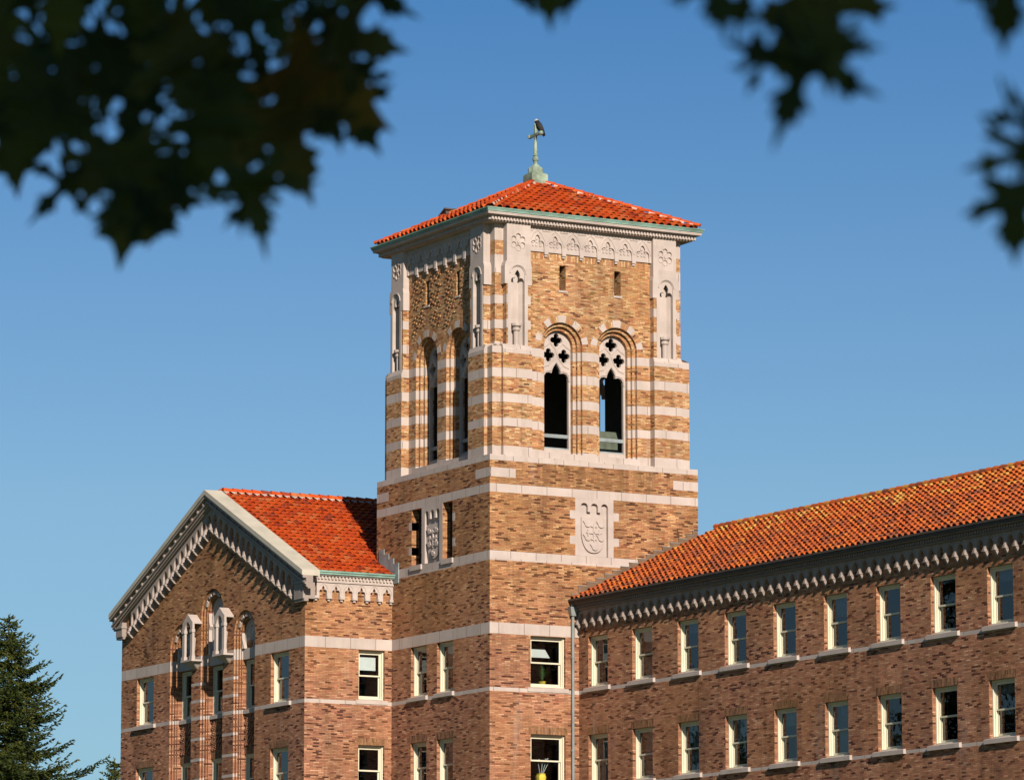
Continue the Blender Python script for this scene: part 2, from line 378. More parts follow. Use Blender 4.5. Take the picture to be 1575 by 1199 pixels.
# ------------------------------------------------------------------ shared building pieces
def sash_window(root, F, s0, s1, z0, z1, sill=True, drop=.5, sillx=.2, lintel=False, blind=None, name='sash_window', sillband=False, recess=.12, dd=0.0):
    """double hung cream window set in a wall opening; sub-parts: two panes, sill, lintel"""
    mb = MB(); r = recess - dd; D = r+.22
    # outer casing (box lining of the opening)
    t = .055
    mb.box(F, s0, s0+t, z0, z1, -D, -r); mb.box(F, s1-t, s1, z0, z1, -D, -r)
    mb.box(F, s0+t, s1-t, z1-t, z1, -D, -r-.003); mb.box(F, s0+t, s1-t, z0, z0+.07, -D, -r+.01)
    # stepped inner stop
    a, b, zt, zb = s0+t, s1-t, z1-t, z0+.07
    mb.box(F, a, a+.035, zb, zt, -D, -r-.06); mb.box(F, b-.035, b, zb, zt, -D, -r-.06); mb.box(F, a+.035, b-.035, zt-.035, zt, -D, -r-.063)
    a += .035; b -= .035; zt -= .035; zm = (zb+zt)/2; st = .055
    # upper sash (outer) and lower sash (inner)
    def sash(x0, x1, y0, y1, d0, d1, br):
        mb.box(F, x0, x0+st, y0, y1, d0, d1); mb.box(F, x1-st, x1, y0, y1, d0, d1)
        mb.box(F, x0+st, x1-st, y1-st, y1, d0, d1-.002); mb.box(F, x0+st, x1-st, y0, y0+br, d0, d1-.002)
    sash(a, b, zm-.03, zt, -r-.13, -r-.09, .055)
    sash(a, b, zb, zm+.02, -r-.18, -r-.14, .09)
    w = mb.build(name, M['cream'], root)
    for y0, y1, d in ((zm+.025, zt-st, -r-.115), (zb+.09, zm-.035, -r-.165)):
        p = MB(); p.face([F.p(a+st-.01, y0, d), F.p(b-st+.01, y0, d), F.p(b-st+.01, y1, d), F.p(a+st-.01, y1, d)]); p.build('pane', M['glass'], w)
    if sill:
        p = MB(); sd = .10 if not sillband else .03
        p.hexa([F.p(s0-sillx, z0-.16, -.05), F.p(s1+sillx, z0-.16, -.05), F.p(s1+sillx, z0-.16, sd), F.p(s0-sillx, z0-.16, sd),
                F.p(s0-sillx, z0+.02, -.05), F.p(s1+sillx, z0+.02, -.05), F.p(s1+sillx, z0-.02, sd), F.p(s0-sillx, z0-.02, sd)])
        p.box(F, s0+.004, s1-.004, z0-.1, z0+.012, -r-.05, -.051)
        p.build('sill', M['carved'], w)
    if lintel:
        p = MB(); p.box(F, s0-.08, s1+.08, z1+.002, z1+.26, -.05, .004); p.build('lintel', M['soldier'], w)
    if blind == 'white':
        p = MB(); p.box(F, a+st, b-st-.05, zm+.22, zt-.14, -r-.27, -r-.262); p.build('blind', M['blind'], w)
    elif blind == 'curtain':
        p = MB(); n = 14; rows = []
        for zz in (zb+.02, zt): rows.append([F.p(a+(b-a)*i/n, zz, -r-.36-.03*sin(i*1.9)) for i in range(n+1)])
        p.grid(rows); p.build('curtain', M['curtain'], w)
    elif blind == 'half':
        p = MB(); p.box(F, a, b, zt-(zt-zb)*drop, zt, -r-.30, -r-.29); p.build('blind', M['curtain'], w)
    return w

def tiles(mb, F0, smin, smax, rows, pitch=.33, expo=.40, clip=None, jit=.006, lichen=0.0):
    """clay barrel tiles. F0(s, t, h): point at s along the eave, t up the slope, h above the slope"""
    prof = [(0, .0), (.10, .0), (.16, .040), (.26, .075), (.5, .098), (.74, .075), (.84, .040), (.90, .0)]  # fraction of pitch, height
    n = int((smax-smin)/pitch)
    for r in range(rows):
        t0, t1 = r*expo, (r+1)*expo+.05
        lo, hi = (smin, smax) if clip is None else clip(r*expo+expo*.5)
        off = .0
        for k in range(n+1):
            s = smin + k*pitch + off
            if s + pitch*.5 < lo or s + pitch*.5 > hi: continue
            tint = random.random(); tint2 = random.random(); li = lichen*max(0, (r/rows-.5)/.5)*random.random() if lichen else 0; tint = min(1, tint*(1-lichen*.35)+li); tint2 = min(1, tint2*(1-lichen*.35)+li); dj = random.uniform(-jit, jit); tj = random.uniform(-.015, .015)
            A, B = [], []
            pp = prof + [(1.0, 0)]
            for fx, h in pp:
                A.append(F0(min(max(s+fx*pitch, lo-.02), hi+.02), t0+tj, .030+h*1.12+dj+(.014 if h > .05 else 0)))
                f2 = .5+(fx-.5)*(.88 if 0 < fx < 1 else 1)
                B.append(F0(min(max(s+f2*pitch, lo-.02), hi+.02), t1+tj, .0+h*.72+dj))
            for i in range(len(pp)-1):
                barrel = 1 <= i <= 6
                mb.face([A[i], A[i+1], B[i+1], B[i]], 0, None, tint if barrel else tint2)
            # lips: thickness of the barrel end
            C = [F0(min(max(s+.5*pitch+(fx-.5)*pitch*.86, lo), hi), t0+tj+.004, .030+h*.95-.004+dj) for fx, h in pp]
            for i in range(1, 7): mb.face([A[i], A[i+1], C[i+1], C[i]], 0, None, tint)

def cap_row(mb, p0, p1, r=.12, step=.40, mdab=None):
    """ridge or hip: overlapping half barrels from p0 up to p1"""
    p0, p1 = Vector(p0), Vector(p1); d = (p1-p0); L = d.length; d.normalize(); side = d.cross(Vector((0,0,1))).normalized(); up = side.cross(d)
    n = int(L/step)
    for i in range(n+1):
        q0 = p0+d*(i*step)+up*.05; q1 = p0+d*(min(L, (i+1)*step+.05))+up*.02
        t = random.random(); A = []; B = []
        for k in range(8):
            a = pi*k/7-.15+(.3*k/7)
            A.append(q0+(side*cos(a)+up*sin(a))*(r*1.08)); B.append(q1+(side*cos(a)+up*sin(a))*(r*.96))
        mb.grid([A, B], 0, t); mb.face(A, 0, None, t*.5)
        if mdab is not None:
            for sg in (-1, 1):
                if random.random() < .75:
                    c = q0+d*random.uniform(0, step)+side*sg*(r*1.02)-up*.05; w = random.uniform(.07, .16)
                    mdab.face([c-d*w+up*.045, c+d*w+up*.045, c+d*w*.8+side*sg*.06-up*.05, c-d*w*.8+side*sg*.06-up*.05])

# ------------------------------------------------------------------ bell tower
WA, WB = 8.95, 8.88
T = thing('bell_tower', 'tall square brick bell tower banded in pale stone under a red tiled pyramid roof', 'tower', (-WA/2, WB/2, GZ))
FA = Fr((0,0,0), (1,0,0), (0,-1,0)); FB = Fr((0,0,0), (0,1,0), (1,0,0))
FAl = Fr((-WA,0,0), (1,0,0), (0,-1,0)); FC = Fr((0,WB,0), (-1,0,0), (0,1,0)); FD = Fr((-WA,WB,0), (0,-1,0), (-1,0,0))
tw_a = [(-6.12,-4.87), (-4.05,-2.80)]
LV = [(.05, 1.92), (-3.50, -1.65)]
holesA = [rect(a,b,z0,z1) for a,b in tw_a for z0,z1 in LV]
slA = [(-6.10,-5.32), (-3.62,-2.86)]
holesA2 = [rect(a,b,4.97,7.10) for a,b in slA]
holesB = [rect(1.70,3.16,z0,z1) for z0,z1 in LV]
panelB = rect(3.82, 4.98, 4.972, 6.93); panelA = rect(-5.03, -3.89, 4.972, 6.93)
base = MB()
base.poly(FA, [(-WA,GZ),(0,GZ),(0,8.5),(-WA,8.5)], 0, holesA+holesA2+[panelA])
for h in holesA+holesA2: base.side(FA, h, 0, -.13 if h in holesA else -.32)
base.poly(FB, [(0,GZ),(WB,GZ),(WB,8.5),(0,8.5)], 0, holesB+[panelB])
for h in holesB: base.side(FB, h, 0, -.13)
base.poly(FC, [(0,GZ),(WA,GZ),(WA,8.5),(0,8.5)], 0); base.poly(FD, [(0,GZ),(WB,GZ),(WB,8.5),(0,8.5)], 0)
base.wbox(-WA+.02, -.02, .02, WB-.02, 8.40, 8.5, 1)
BANDS = [(-.14,0,1),(1.945,2.35,1),(4.625,4.97,1),(7.12,7.43,1),(8.29,8.56,1)]
base.build('wall', [M['brickt'], M['stone']], T, BANDS)
q = MB()
for F, w in ((FAl, WA), (FB, WB)):
    q.box(F, 0.0 if F is FAl else -.004, 1.08 if F is FB else .95, 7.68, 8.02, -.05, .004); q.box(F, w-1.08, w+.004, 7.68, 8.02, -.05, .0045)
q.build('quoin', M['stone'], T)
# windows of the tower base
blindA = {(0,0): None, (1,0): 'half', (0,1): None, (1,1): 'half'}
for i, (a, b) in enumerate(tw_a):
    for j, (z0, z1) in enumerate(LV): sash_window(T, FA, a, b, z0, z1, lintel=(j == 1), sillx=.1, blind=blindA[(i,j)])
for j, (z0, z1) in enumerate(LV): sash_window(T, FB, 1.70, 3.16, z0, z1, lintel=(j == 1), sillx=.13, sillband=True)
# narrow lights flanking the west shield
for a, b in slA:
    mb = MB(); mb.box(FA, a, b, 4.97, 7.10, -.40, -.32); mb.box(FA, a+.30, a+.36, 4.97, 7.10, -.319, -.27); mb.box(FA, a, b, 7.0, 7.098, -.319, -.25)
    w = mb.build('slit_window', M['dark'], T)
    f = MB(); f.box(FA, a-.06, b+.06, 4.80, 4.985, -.30, .06); f.build('sill', M['carved'], w)
    f = MB()
    for z0 in (5.40, 6.34):
        if a < -5: f.box(FA, a-.22, a, z0, z0+.3, -.3, .004)
        else: f.box(FA, b, b+.2, z0, z0+.3, -.05, .004)
    f.build('quoin', M['stone'], w)

def coat_of_arms(F, c, label):
    """stone panel with three small arches and a shield bearing a flowered cross between five birds"""
    mb = MB(); h0, h1 = c-.58, c+.58; o0, o1 = c-.815, c+.815
    arches = [c-.43, c, c+.43]
    hole = [(h0, 4.972), (h1, 4.972), (h1, 6.80)] + arc(c+.43, 6.80, .15, 0, 180, 6)[0:]
    hole += [(c+.28, 6.62), (c+.15, 6.62)] + arc(c, 6.80, .15, 0, 180, 6) + [(c-.15, 6.62), (c-.28, 6.62)] + arc(c-.43, 6.80, .15, 0, 180, 6) + [(h0, 6.80)]
    hole = [p for i, p in enumerate(hole) if i == 0 or (abs(p[0]-hole[i-1][0])+abs(p[1]-hole[i-1][1])) > 1e-6]
    outl = [(o0,4.972),(o1,4.972)]
    e = .23 if F is FB else 0
    outl += [(o1,5.40),(o1+e,5.40),(o1+e,5.70),(o1,5.70),(o1,6.34),(o1+e,6.34),(o1+e,6.64),(o1,6.64)] if e else []
    outl += [(o1,7.118),(o0,7.118)]
    outl += [(o0,6.64),(o0-e,6.64),(o0-e,6.34),(o0,6.34),(o0,5.70),(o0-e,5.70),(o0-e,5.40),(o0,5.40)] if e else []
    mb.poly(F, outl, .006, [hole]); mb.side(F, outl, -.02, .006); mb.side(F, hole, .006, -.13)
    mb.poly(F, rect(h0-.02,h1+.02,4.95,6.99), -.12)
    root = mb.build('coat_of_arms', M['carved'], T)
    if label: root['label'] = label
    sh = MB(); n = 9
    right = [(c+.52*cos(radians(90*i/n))**.85 if i < n else c, 5.95-.83*sin(radians(90*i/n))**.9) for i in range(n+1)]
    loop = [(c-.52, 6.42), (c+.52, 6.42)] + right + [(2*c-x, z) for x, z in right[-2::-1]]
    sh.prism(F, loop, -.118, -.055)
    # cross with flowered ends
    cx, cz, L, w = c, 5.86, .30, .05
    for a, b in ((0,1),(1,0),(0,-1),(-1,0)):
        px, pz = -b, a
        x = lambda u, v: (cx+a*u*1+px*v, cz+b*u+pz*v)
        sh.prism(F, [x(.02,w*.8), x(.02,-w*.8), x(L*.7,-w*.6), x(L*.72,-.13), x(L*.9,-.11), x(L*.86,-.04), x(L*1.12,0), x(L*.86,.04), x(L*.9,.11), x(L*.72,.13), x(L*.7,w*.6)], -.056, -.012)
    # five footless birds
    for bx, bz in ((-.30,.30),(.27,.30),(-.30,-.20),(.27,-.20),(0,-.55)):
        x = lambda u, v: (c+bx+u, cz+bz+v)
        sh.prism(F, [x(-.17,.12), x(-.10,.03), x(-.06,-.06), x(.02,-.10), x(.10,-.09), x(.16,-.02), x(.12,.0), x(.10,.05), x(.05,.07), x(.0,.05), x(-.05,.10)], -.056, -.008)
    sh.build('shield', M['carved'], root)
coat_of_arms(FB, 4.40, 'pale carved shield panel on the sunlit tower side')
coat_of_arms(FA, -4.46, 'carved shield panel between two narrow dark openings')

# ---------------- belfry
STR = [(8.5,8.86,1),(9.59,9.90,1),(10.48,10.80,1),(11.41,11.75,1),(12.31,12.63,1)]
PST = STR + [(13.25,13.58,1),(14.18,14.50,1)]
AC = 3.26   # window centre from the corner
def quatre(cx, cz): return foil(cx, cz, .145, .112, 4, 5)
for F, w in ((FB, WB), (FAl, WA), (FC, WA), (FD, WB)):
    front = F in (FB, FAl)
    cs = (AC, w-AC); PD = -.40; SPR = 12.81
    mb = MB(); outer = [archloop(c, .87, 8.78, SPR) for c in cs]
    slit = [rect(3.16,3.43,14.88,15.82), rect(w-3.36,w-3.08,14.88,15.82)]
    mb.poly(F, [(1.62,8.5),(w-1.62,8.5),(w-1.62,17.25),(1.62,17.25)], PD, outer+slit)
    for sl in slit: mb.side(F, sl, PD, PD-.45)
    for c in cs:
        prev, d = .87, PD
        for hw, dn in ((.74, -.53), (.61, -.66)):
            lo = archloop(c, prev, 8.78, SPR); li = archloop(c, hw, 8.78, SPR)
            mb.side(F, lo, d, dn); 
            ring = lo[1:]+lo[:1]; ri = li[1:]+li[:1]
            for i in range(len(ring)-1): mb.face([F.p(ring[i][0],ring[i][1],dn), F.p(ring[i+1][0],ring[i+1][1],dn), F.p(ri[i+1][0],ri[i+1][1],dn), F.p(ri[i][0],ri[i][1],dn)])
            prev, d = hw, dn
        mb.side(F, archloop(c, .61, 8.78, SPR), -.66, -1.05)
    # corner cores, lower and upper
    for a, b in ((0,1),):
        for x0, x1 in ((.22, .9), (w-.9, w-.22)):
            mb.face([F.p(x0,8.5,-.22), F.p(x1,8.5,-.22), F.p(x1,12.55,-.22), F.p(x0,12.55,-.22)])
            mb.face([F.p(x0,12.55,-.22), F.p(x1,12.55,-.22), F.p(x1,12.66,-.46), F.p(x0,12.66,-.46)], 1)
        for x0, x1 in ((.45, 1.0), (w-1.0, w-.45)):
            for z0, z1 in ((12.5,16.0),(16.55,17.25),(16.0,16.55)):
                mb.face([F.p(x0,z0,-.445), F.p(x1,z0,-.445), F.p(x1,z1,-.445), F.p(x0,z1,-.445)], 0 if z0 != 16.55 else 1)
    bands = PST+[(15.36,16.0,1)]
    # only the corner strips are banded above the springing, so the panel is built apart
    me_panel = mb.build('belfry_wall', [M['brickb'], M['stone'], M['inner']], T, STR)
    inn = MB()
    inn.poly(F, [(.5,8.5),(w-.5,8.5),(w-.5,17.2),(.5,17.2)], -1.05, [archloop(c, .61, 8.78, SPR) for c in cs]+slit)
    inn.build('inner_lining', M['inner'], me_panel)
    if front:
        for x0, x1 in ((.449, .95), (w-.95, w-.449)):
            for z0, z1 in ((13.25,13.58),(14.18,14.50),(15.33,16.02),(16.56,17.2),(12.66,12.75)):
                cb = MB(); cb.box(F, x0, x1, z0, z1, -.5, -.441); cb.build('corner_band', M['stone'], me_panel)
    # piers with niches
    if front:
        for side in (0, 1):
            X = (lambda s: s) if side == 0 else (lambda s, w=w: w-s)
            def bx(m_, s0, s1, z0, z1, d0, d1, k=0):
                a, b = sorted((X(s0), X(s1))); m_.box(F, a, b, z0, z1, d0, d1, k)
            p = MB(); bx(p, .60, 1.82, 8.505, 12.45, -.41, -.08); 
            ul = rect(*sorted((X(.78), X(1.80))), 12.62, 15.70); nh = archloop(X(1.25), .285, 12.63, 15.30, 12)
            p.poly(F, ul, -.15, [nh]); p.side(F, ul, -.46, -.15)
            a, b = sorted((X(.60), X(1.82)))
            p.hexa([F.p(a,12.45,-.41), F.p(b,12.45,-.41), F.p(b,12.45,-.08), F.p(a,12.45,-.08), F.p(a,12.64,-.41), F.p(b,12.64,-.41), F.p(b,12.64,-.15), F.p(a,12.64,-.15)], 1)
            pier = p.build('pier', [M['brickb'], M['stone']], T, PST)
            nc = 1.25
            nb = MB(); c = X(nc); hw = .285
            hole = archloop(c, hw, 12.46, 15.30, 12)
            a, b = sorted((X(.70), X(1.84))); a2, b2 = sorted((X(.76), X(1.80)))
            outl = [(c-.42,12.40),(c+.42,12.40),(c+.42,14.90),(b,14.90),(b,15.58),(b2,15.75),(a2,15.75),(a,15.58),(a,14.90),(c-.42,14.90)]
            nb.poly(F, outl, -.135, [hole]); nb.side(F, outl, -.45, -.135); nb.side(F, hole, -.135, -.30)
            # moulded edge of niche
            nb.prism(F, archloop(c, hw+.07, 15.25, 15.30, 12)[2:]+archloop(c, hw+.03, 15.25, 15.30, 12)[2:][::-1], -.136, -.105)
            # five sided back
            zb0, zb1 = 12.46, 15.58
            bs = [(c-hw,-.30),(c-.17,-.42),(c+.17,-.42),(c+hw,-.30)]
            for (s0,e0),(s1,e1) in zip(bs, bs[1:]): nb.face([F.p(s0,zb0,e0), F.p(s1,zb0,e1), F.p(s1,zb1,e1), F.p(s0,zb1,e0)])
            nb.face([F.p(s_,zb0,e_) for s_, e_ in bs])
            niche = nb.build('niche', M['carved'], pier)
            tr = MB(); lo = [(c-hw+.0,15.0)] + arc(c-hw*.52, 15.02, hw*.46, 180, 60, 4) + [(c-.10,15.18),(c-.11,15.27),(c-.06,15.38),(c,15.45),(c+.06,15.38),(c+.11,15.27),(c+.10,15.18)] + arc(c+hw*.52, 15.02, hw*.46, 120, 0, 4) + [(c+hw,15.0)]
            tr.prism(F, lo + arc(c, 15.30, hw, 0, 180, 12), -.24, -.17); tr.build('cusped_head', M['carved'], niche)
            br = MB(); br.lathe(F.p(c, 0, -.27), [(.0,12.42),(.10,12.44),(.105,13.15),(.15,13.2),(.155,13.26),(.12,13.3),(.20,13.36),(.205,13.45),(0,13.46)], 10)
            br.build('bracket', M['carved'], niche)
            # rosette panel
            rp = MB(); a, b = sorted((X(.80), X(1.80))); rc = X(1.28); rz = 16.50
            holes = []
            for k in range(6):
                an = radians(90+60*k); holes.append(circle(rc+.215*cos(an), rz+.215*sin(an), .105, 10))
            rp.poly(F, rect(a, b, 15.74, 17.2), -.16, holes); rp.side(F, rect(a, b, 15.74, 17.2), -.46, -.16)
            for h in holes: rp.side(F, h, -.16, -.21)
            rp.poly(F, rect(rc-.36, rc+.36, 16.15, 16.85), -.205)
            rp.prism(F, circle(rc, rz, .06, 8), -.161, -.13)
            rp.prism(F, foil(rc, rz, .215, .135, 6, 4), -.161, -.145, [foil(rc, rz, .215, .108, 6, 4)])
            rp.build('rosette', M['carved'], pier)
    if front:
        # voussoirs
        for c in cs:
            vb = MB(); stones = {}
            for i in range(36):
                a0, a1 = 2+i*176/36, 2+(i+1)*176/36
                st = any(abs((a0+a1)/2-x) < 7.4 for x in (14,52,90,128,166))
                e = .002
                if st:
                    vs = stones.setdefault(min((14,52,90,128,166), key=lambda x: abs((a0+a1)/2-x)), MB())
                    q4 = [(c+r*cos(radians(a)), SPR+r*sin(radians(a))) for r, a in ((.872,a0),(1.135,a0),(1.135,a1),(.872,a1))]; vs.prism(F, q4, PD-.01, PD+.007)
                m_ = vb
                q4 = [(c+r*cos(radians(a)), SPR+r*sin(radians(a))) for r, a in ((.875,a0),(1.13,a0),(1.13,a1),(.875,a1))]
                uvq = [(i*.31, .0), (i*.31+.24, .0), (i*.31+.24, .066), (i*.31, .066)]
                m_.face([F.p(x,z,PD+e) for x,z in q4], 0, uvq)
            vo = vb.build('brick_ring', M['brickb'], T)
            for vs in stones.values(): vs.build('voussoir', M['stone'], vo)
        # tracery windows
    for c in cs:
        tr = MB(); hw = .62
        low = [(c-.53,9.0),(c-.53,11.55)] + [(c-.51,11.72),(c-.43,11.83),(c-.30,11.86),(c-.19,11.83),(c-.17,11.95),(c-.10,12.08),(c,12.22),(c+.10,12.08),(c+.17,11.95),(c+.19,11.83),(c+.30,11.86),(c+.43,11.83),(c+.51,11.72)] + [(c+.53,11.55),(c+.53,9.0)]
        holes = [low, quatre(c, 13.08), quatre(c-.33, 12.50), quatre(c+.33, 12.50)]
        tr.prism(F, archloop(c, hw, 8.78, SPR, 16), -.95, -.83, holes, back=True)
        # raised ribs of the net pattern
        for pts in ([(c-.55,12.05),(c-.33,12.12),(c-.1,12.4),(c+.02,12.72),(c+.25,12.95),(c+.33,13.2)], [(c+.55,12.05),(c+.33,12.12),(c+.1,12.4),(c-.02,12.72),(c-.25,12.95),(c-.33,13.2)],
                    [(c-.6,12.75),(c-.42,12.85),(c-.25,12.98)], [(c+.6,12.75),(c+.42,12.85),(c+.25,12.98)]):
            tr.tube([F.p(x,z,-.828) for x,z in pts], .028, 5)
        for pts in ([(c-.56,11.55),(c-.54,11.78),(c-.43,11.89),(c-.28,11.92),(c-.2,11.9),(c-.2,12.0),(c-.12,12.12),(c,12.27)],):
            tr.tube([F.p(x,z,-.825) for x,z in pts], .03, 5); tr.tube([F.p(2*c-x,z,-.825) for x,z in pts], .03, 5)
        aw = tr.build('arched_window', M['carved'], T)
        fr = MB(); fr.box(F, c-.53, c+.53, 9.42, 9.55, -.93, -.85); fr.box(F, c-.53, c+.53, 8.98, 9.05, -.94, -.85)
        fr.build('rail', M['lead'], aw)
    if F is FD:
        lv = MB(); c = cs[1]
        for k in range(16): lv.hexa([F.p(c-.6,8.9+k*.28,-.98), F.p(c+.6,8.9+k*.28,-.98), F.p(c+.6,9.0+k*.28,-.72), F.p(c-.6,9.0+k*.28,-.72), F.p(c-.6,9.2+k*.28,-.98), F.p(c+.6,9.2+k*.28,-.98), F.p(c+.6,9.03+k*.28,-.70), F.p(c-.6,9.03+k*.28,-.70)])
        lv.build('added_blocking_louvre', M['inner'], T)  # added in this opening to block sky showing through the belfry
    # frieze
    if front:
        fz = MB(); n = 7; x0, x1 = 1.80, w-1.80; p = (x1-x0)/n; cen = [x0+p*(i+.5) for i in range(n)]
        arcade(fz, F, cen, 16.24, 17.2, p*.38, 16.52, .36, -.40, -.30, 0, True, (x0, x1))
        for i in range(n):
            fz.box(F, cen[i]-p*.38+.003, cen[i]+p*.38-.003, 16.25, 16.43, -.40, -.34)         # smooth band under the carving
            fz.box(F, cen[i]-p*.38+.003, cen[i]+p*.38-.003, 16.43, 16.92, -.40, -.375)
            for k in range(9):                                                                # carved leaves in the arch
                ax, az = cen[i]+(k%3-1)*.15+random.uniform(-.02,.02), 16.50+(k//3)*.12; ws = .06
                if k//3 == 2 and k % 3 != 1: continue
                fz.prism(F, circle(ax, az, ws, 5), -.376, -.345)
            # moulding over each arch
            lp = [(cen[i]+x*1.0, z) for x, z in [(-p*.46,16.5),(-p*.42,16.66),(-p*.30,16.80),(-p*.22,16.92),(0,17.05),(p*.22,16.92),(p*.30,16.80),(p*.42,16.66),(p*.46,16.5)]]
            fz.tube([F.p(x,z,-.298) for x,z in lp], .022, 5)
            if i: fz.box(F, cen[i]-p/2-.08, cen[i]-p/2+.08, 16.16, 16.34, -.40, -.29); fz.box(F, cen[i]-p/2-.06, cen[i]-p/2+.06, 16.08, 16.165, -.40, -.33)
        for i in range(n+1):
            cxx = x0+p*i; a = max(cxx-.17, x0+.02); b = min(cxx+.17, x1-.02)
            fz.box(F, a, b, 17.02, 17.045, -.301, -.275)
        fz.build('frieze', M['carved'], T)
        so = MB()
        xx = 1.84; k = 0
        while xx < w-1.86:
            so.face([F.p(xx,15.99,PD+.004), F.p(min(xx+.066,w-1.84),15.99,PD+.004), F.p(min(xx+.066,w-1.84),16.235,PD+.004), F.p(xx,16.235,PD+.004)], 0); xx += .0667; k += 1
        so.build('soldier_course', M['soldierb'], T)
        # slit window darkness
        for sl in slit:
            sm = MB(); (xa, za), (xb, zb_) = sl[0], sl[2]
            sm.box(F, xa, xb, za, zb_, PD-.47, PD-.44); so2 = sm.build('slit_window', M['dark'], T)
            s2 = MB(); s2.box(F, xa-.05, xb+.05, za-.07, za, PD-.2, PD+.03); s2.build('sill', M['carved'], so2)
    if F is FAl:
        # diaper of projecting headers around the slits
        dm = MB()
        for x0, x1, zl in ((2.08,3.02,13.55),(3.50,4.28,13.9),(4.62,5.42,13.75),(5.92,6.5,14.4)):
            for r in range(40):
                z = 13.42+r*.0667
                if z < zl or z > 16.0: continue
                x = x0+((r//2) % 3)*.085
                while x < x1:
                    if (int((x-x0)/.25)+r) % 2 == 0 and random.random() < .9 and not any(abs(x-c) < 1.25 and z < SPR+sqrt(max(0, 1.3**2-(x-c)**2)) for c in cs):
                        dm.box(F, x, x+.13, z+.004, z+.063, PD-.01, PD+random.uniform(.012, .042))
                    x += .25
        dm.build('diaper_brickwork', M['brickb'], T)

# cornice, gutter, roof
def ring(mb, z0, z1, d0, d1, m=0):
    """square moulding round the tower top between two outward offsets"""
    a = (-WA-d0, -d0, -d0, -d0)
    def sq(d, z): return [Vector((-WA-d, -d, z)), Vector((d, -d, z)), Vector((d, WB+d, z)), Vector((-WA-d, WB+d, z))]
    lo, hi = sq(d0, z0), sq(d1, z1)
    for i in range(4):
        j = (i+1) % 4; mb.face([lo[i], lo[j], hi[j], hi[i]], m)
def sqf(mb, d, z, m=0): mb.face([(-WA-d,-d,z),(d,-d,z),(d,WB+d,z),(-WA-d,WB+d,z)], m)
c = MB()
sqf(c, -.10, 17.19); ring(c, 17.19, 17.22, -.10, -.10); sqf(c, -.06, 17.22); ring(c, 17.22, 17.36, -.06, -.06)
for F, w in ((FB, WB), (FAl, WA), (FC, WA), (FD, WB)):
    x = .08
    while x < w-.08:
        c.box(F, x, x+.075, 17.23, 17.345, -.06, .0); x += .13
sqf(c, .02, 17.36); ring(c, 17.36, 17.40, .02, .02); sqf(c, .14, 17.40); ring(c, 17.40, 17.47, .14, .16); ring(c, 17.47, 17.50, .16, .16); sqf(c, .16, 17.50)
c.build('cornice', M['carved'], T)
gt = MB(); sqf(gt, .19, 17.503); ring(gt, 17.503, 17.53, .19, .19); ring(gt, 17.53, 17.60, .19, .22); ring(gt, 17.60, 17.635, .235, .235); sqf(gt, .235, 17.60); sqf(gt, .235, 17.635)
gt.build('gutter', M['copper'], T)
cx0, cy0 = -WA/2, WB/2; EZ = 17.64; AZ = 19.82; EO = .12
half = WA/2+EO; sl_len = sqrt(half**2+(AZ-EZ)**2); ca, sa_ = half/sl_len, (AZ-EZ)/sl_len
rf = MB(); dab = MB()
for k, (sd, n) in enumerate((((0,1,0),(1,0,0)), ((1,0,0),(0,-1,0)), ((0,-1,0),(-1,0,0)), ((-1,0,0),(0,1,0)))):
    sd, n = Vector(sd), Vector(n); o_ = Vector((cx0, cy0, 0))+n*half
    hw = half
    F0 = lambda s, t, h, sd=sd, n=n, o_=o_: o_ + sd*s - n*(t*ca - h*sa_) + Vector((0,0,EZ + t*sa_ + h*ca))
    tiles(rf, F0, -hw, hw, int(sl_len/.40)+1, clip=lambda t, hw=hw: (-hw*(1-t/sl_len), hw*(1-t/sl_len)))
    rf.face([o_-sd*hw+Vector((0,0,EZ-.004)), o_+sd*hw+Vector((0,0,EZ-.004)), Vector((cx0,cy0,AZ-.004))], 1)
ap = Vector((cx0, cy0, AZ+.06))
for sx in (-1, 1):
    for sy in (-1, 1): cap_row(rf, Vector((cx0+sx*half*.99, cy0+sy*half*.99, EZ+.09)), ap, .09, .40, dab)
roof = rf.build('roof', [M['tile'], M['tiledark']], T)
dab.build('mortar', M['mortar'], roof)
# access hatch on the far slope
hm = MB()
def hp(s, t, h): return Vector((cx0-half+t*ca-h*sa_, cy0+s, EZ+t*sa_+h*ca))
hm.hexa([hp(-2.6,1.0,0), hp(-.9,1.0,0), hp(-.9,2.5,0), hp(-2.6,2.5,0), hp(-2.6,1.0,.20), hp(-.9,1.0,.20), hp(-.9,2.5,.20), hp(-2.6,2.5,.20)])
hm.hexa([hp(-2.68,.9,.2), hp(-.82,.9,.2), hp(-.82,2.6,.2), hp(-2.68,2.6,.2), hp(-2.68,.9,.27), hp(-.82,.9,.27), hp(-.82,2.6,.27), hp(-2.68,2.6,.27)])
hm.build('roof_hatch', M['copperd'], roof)
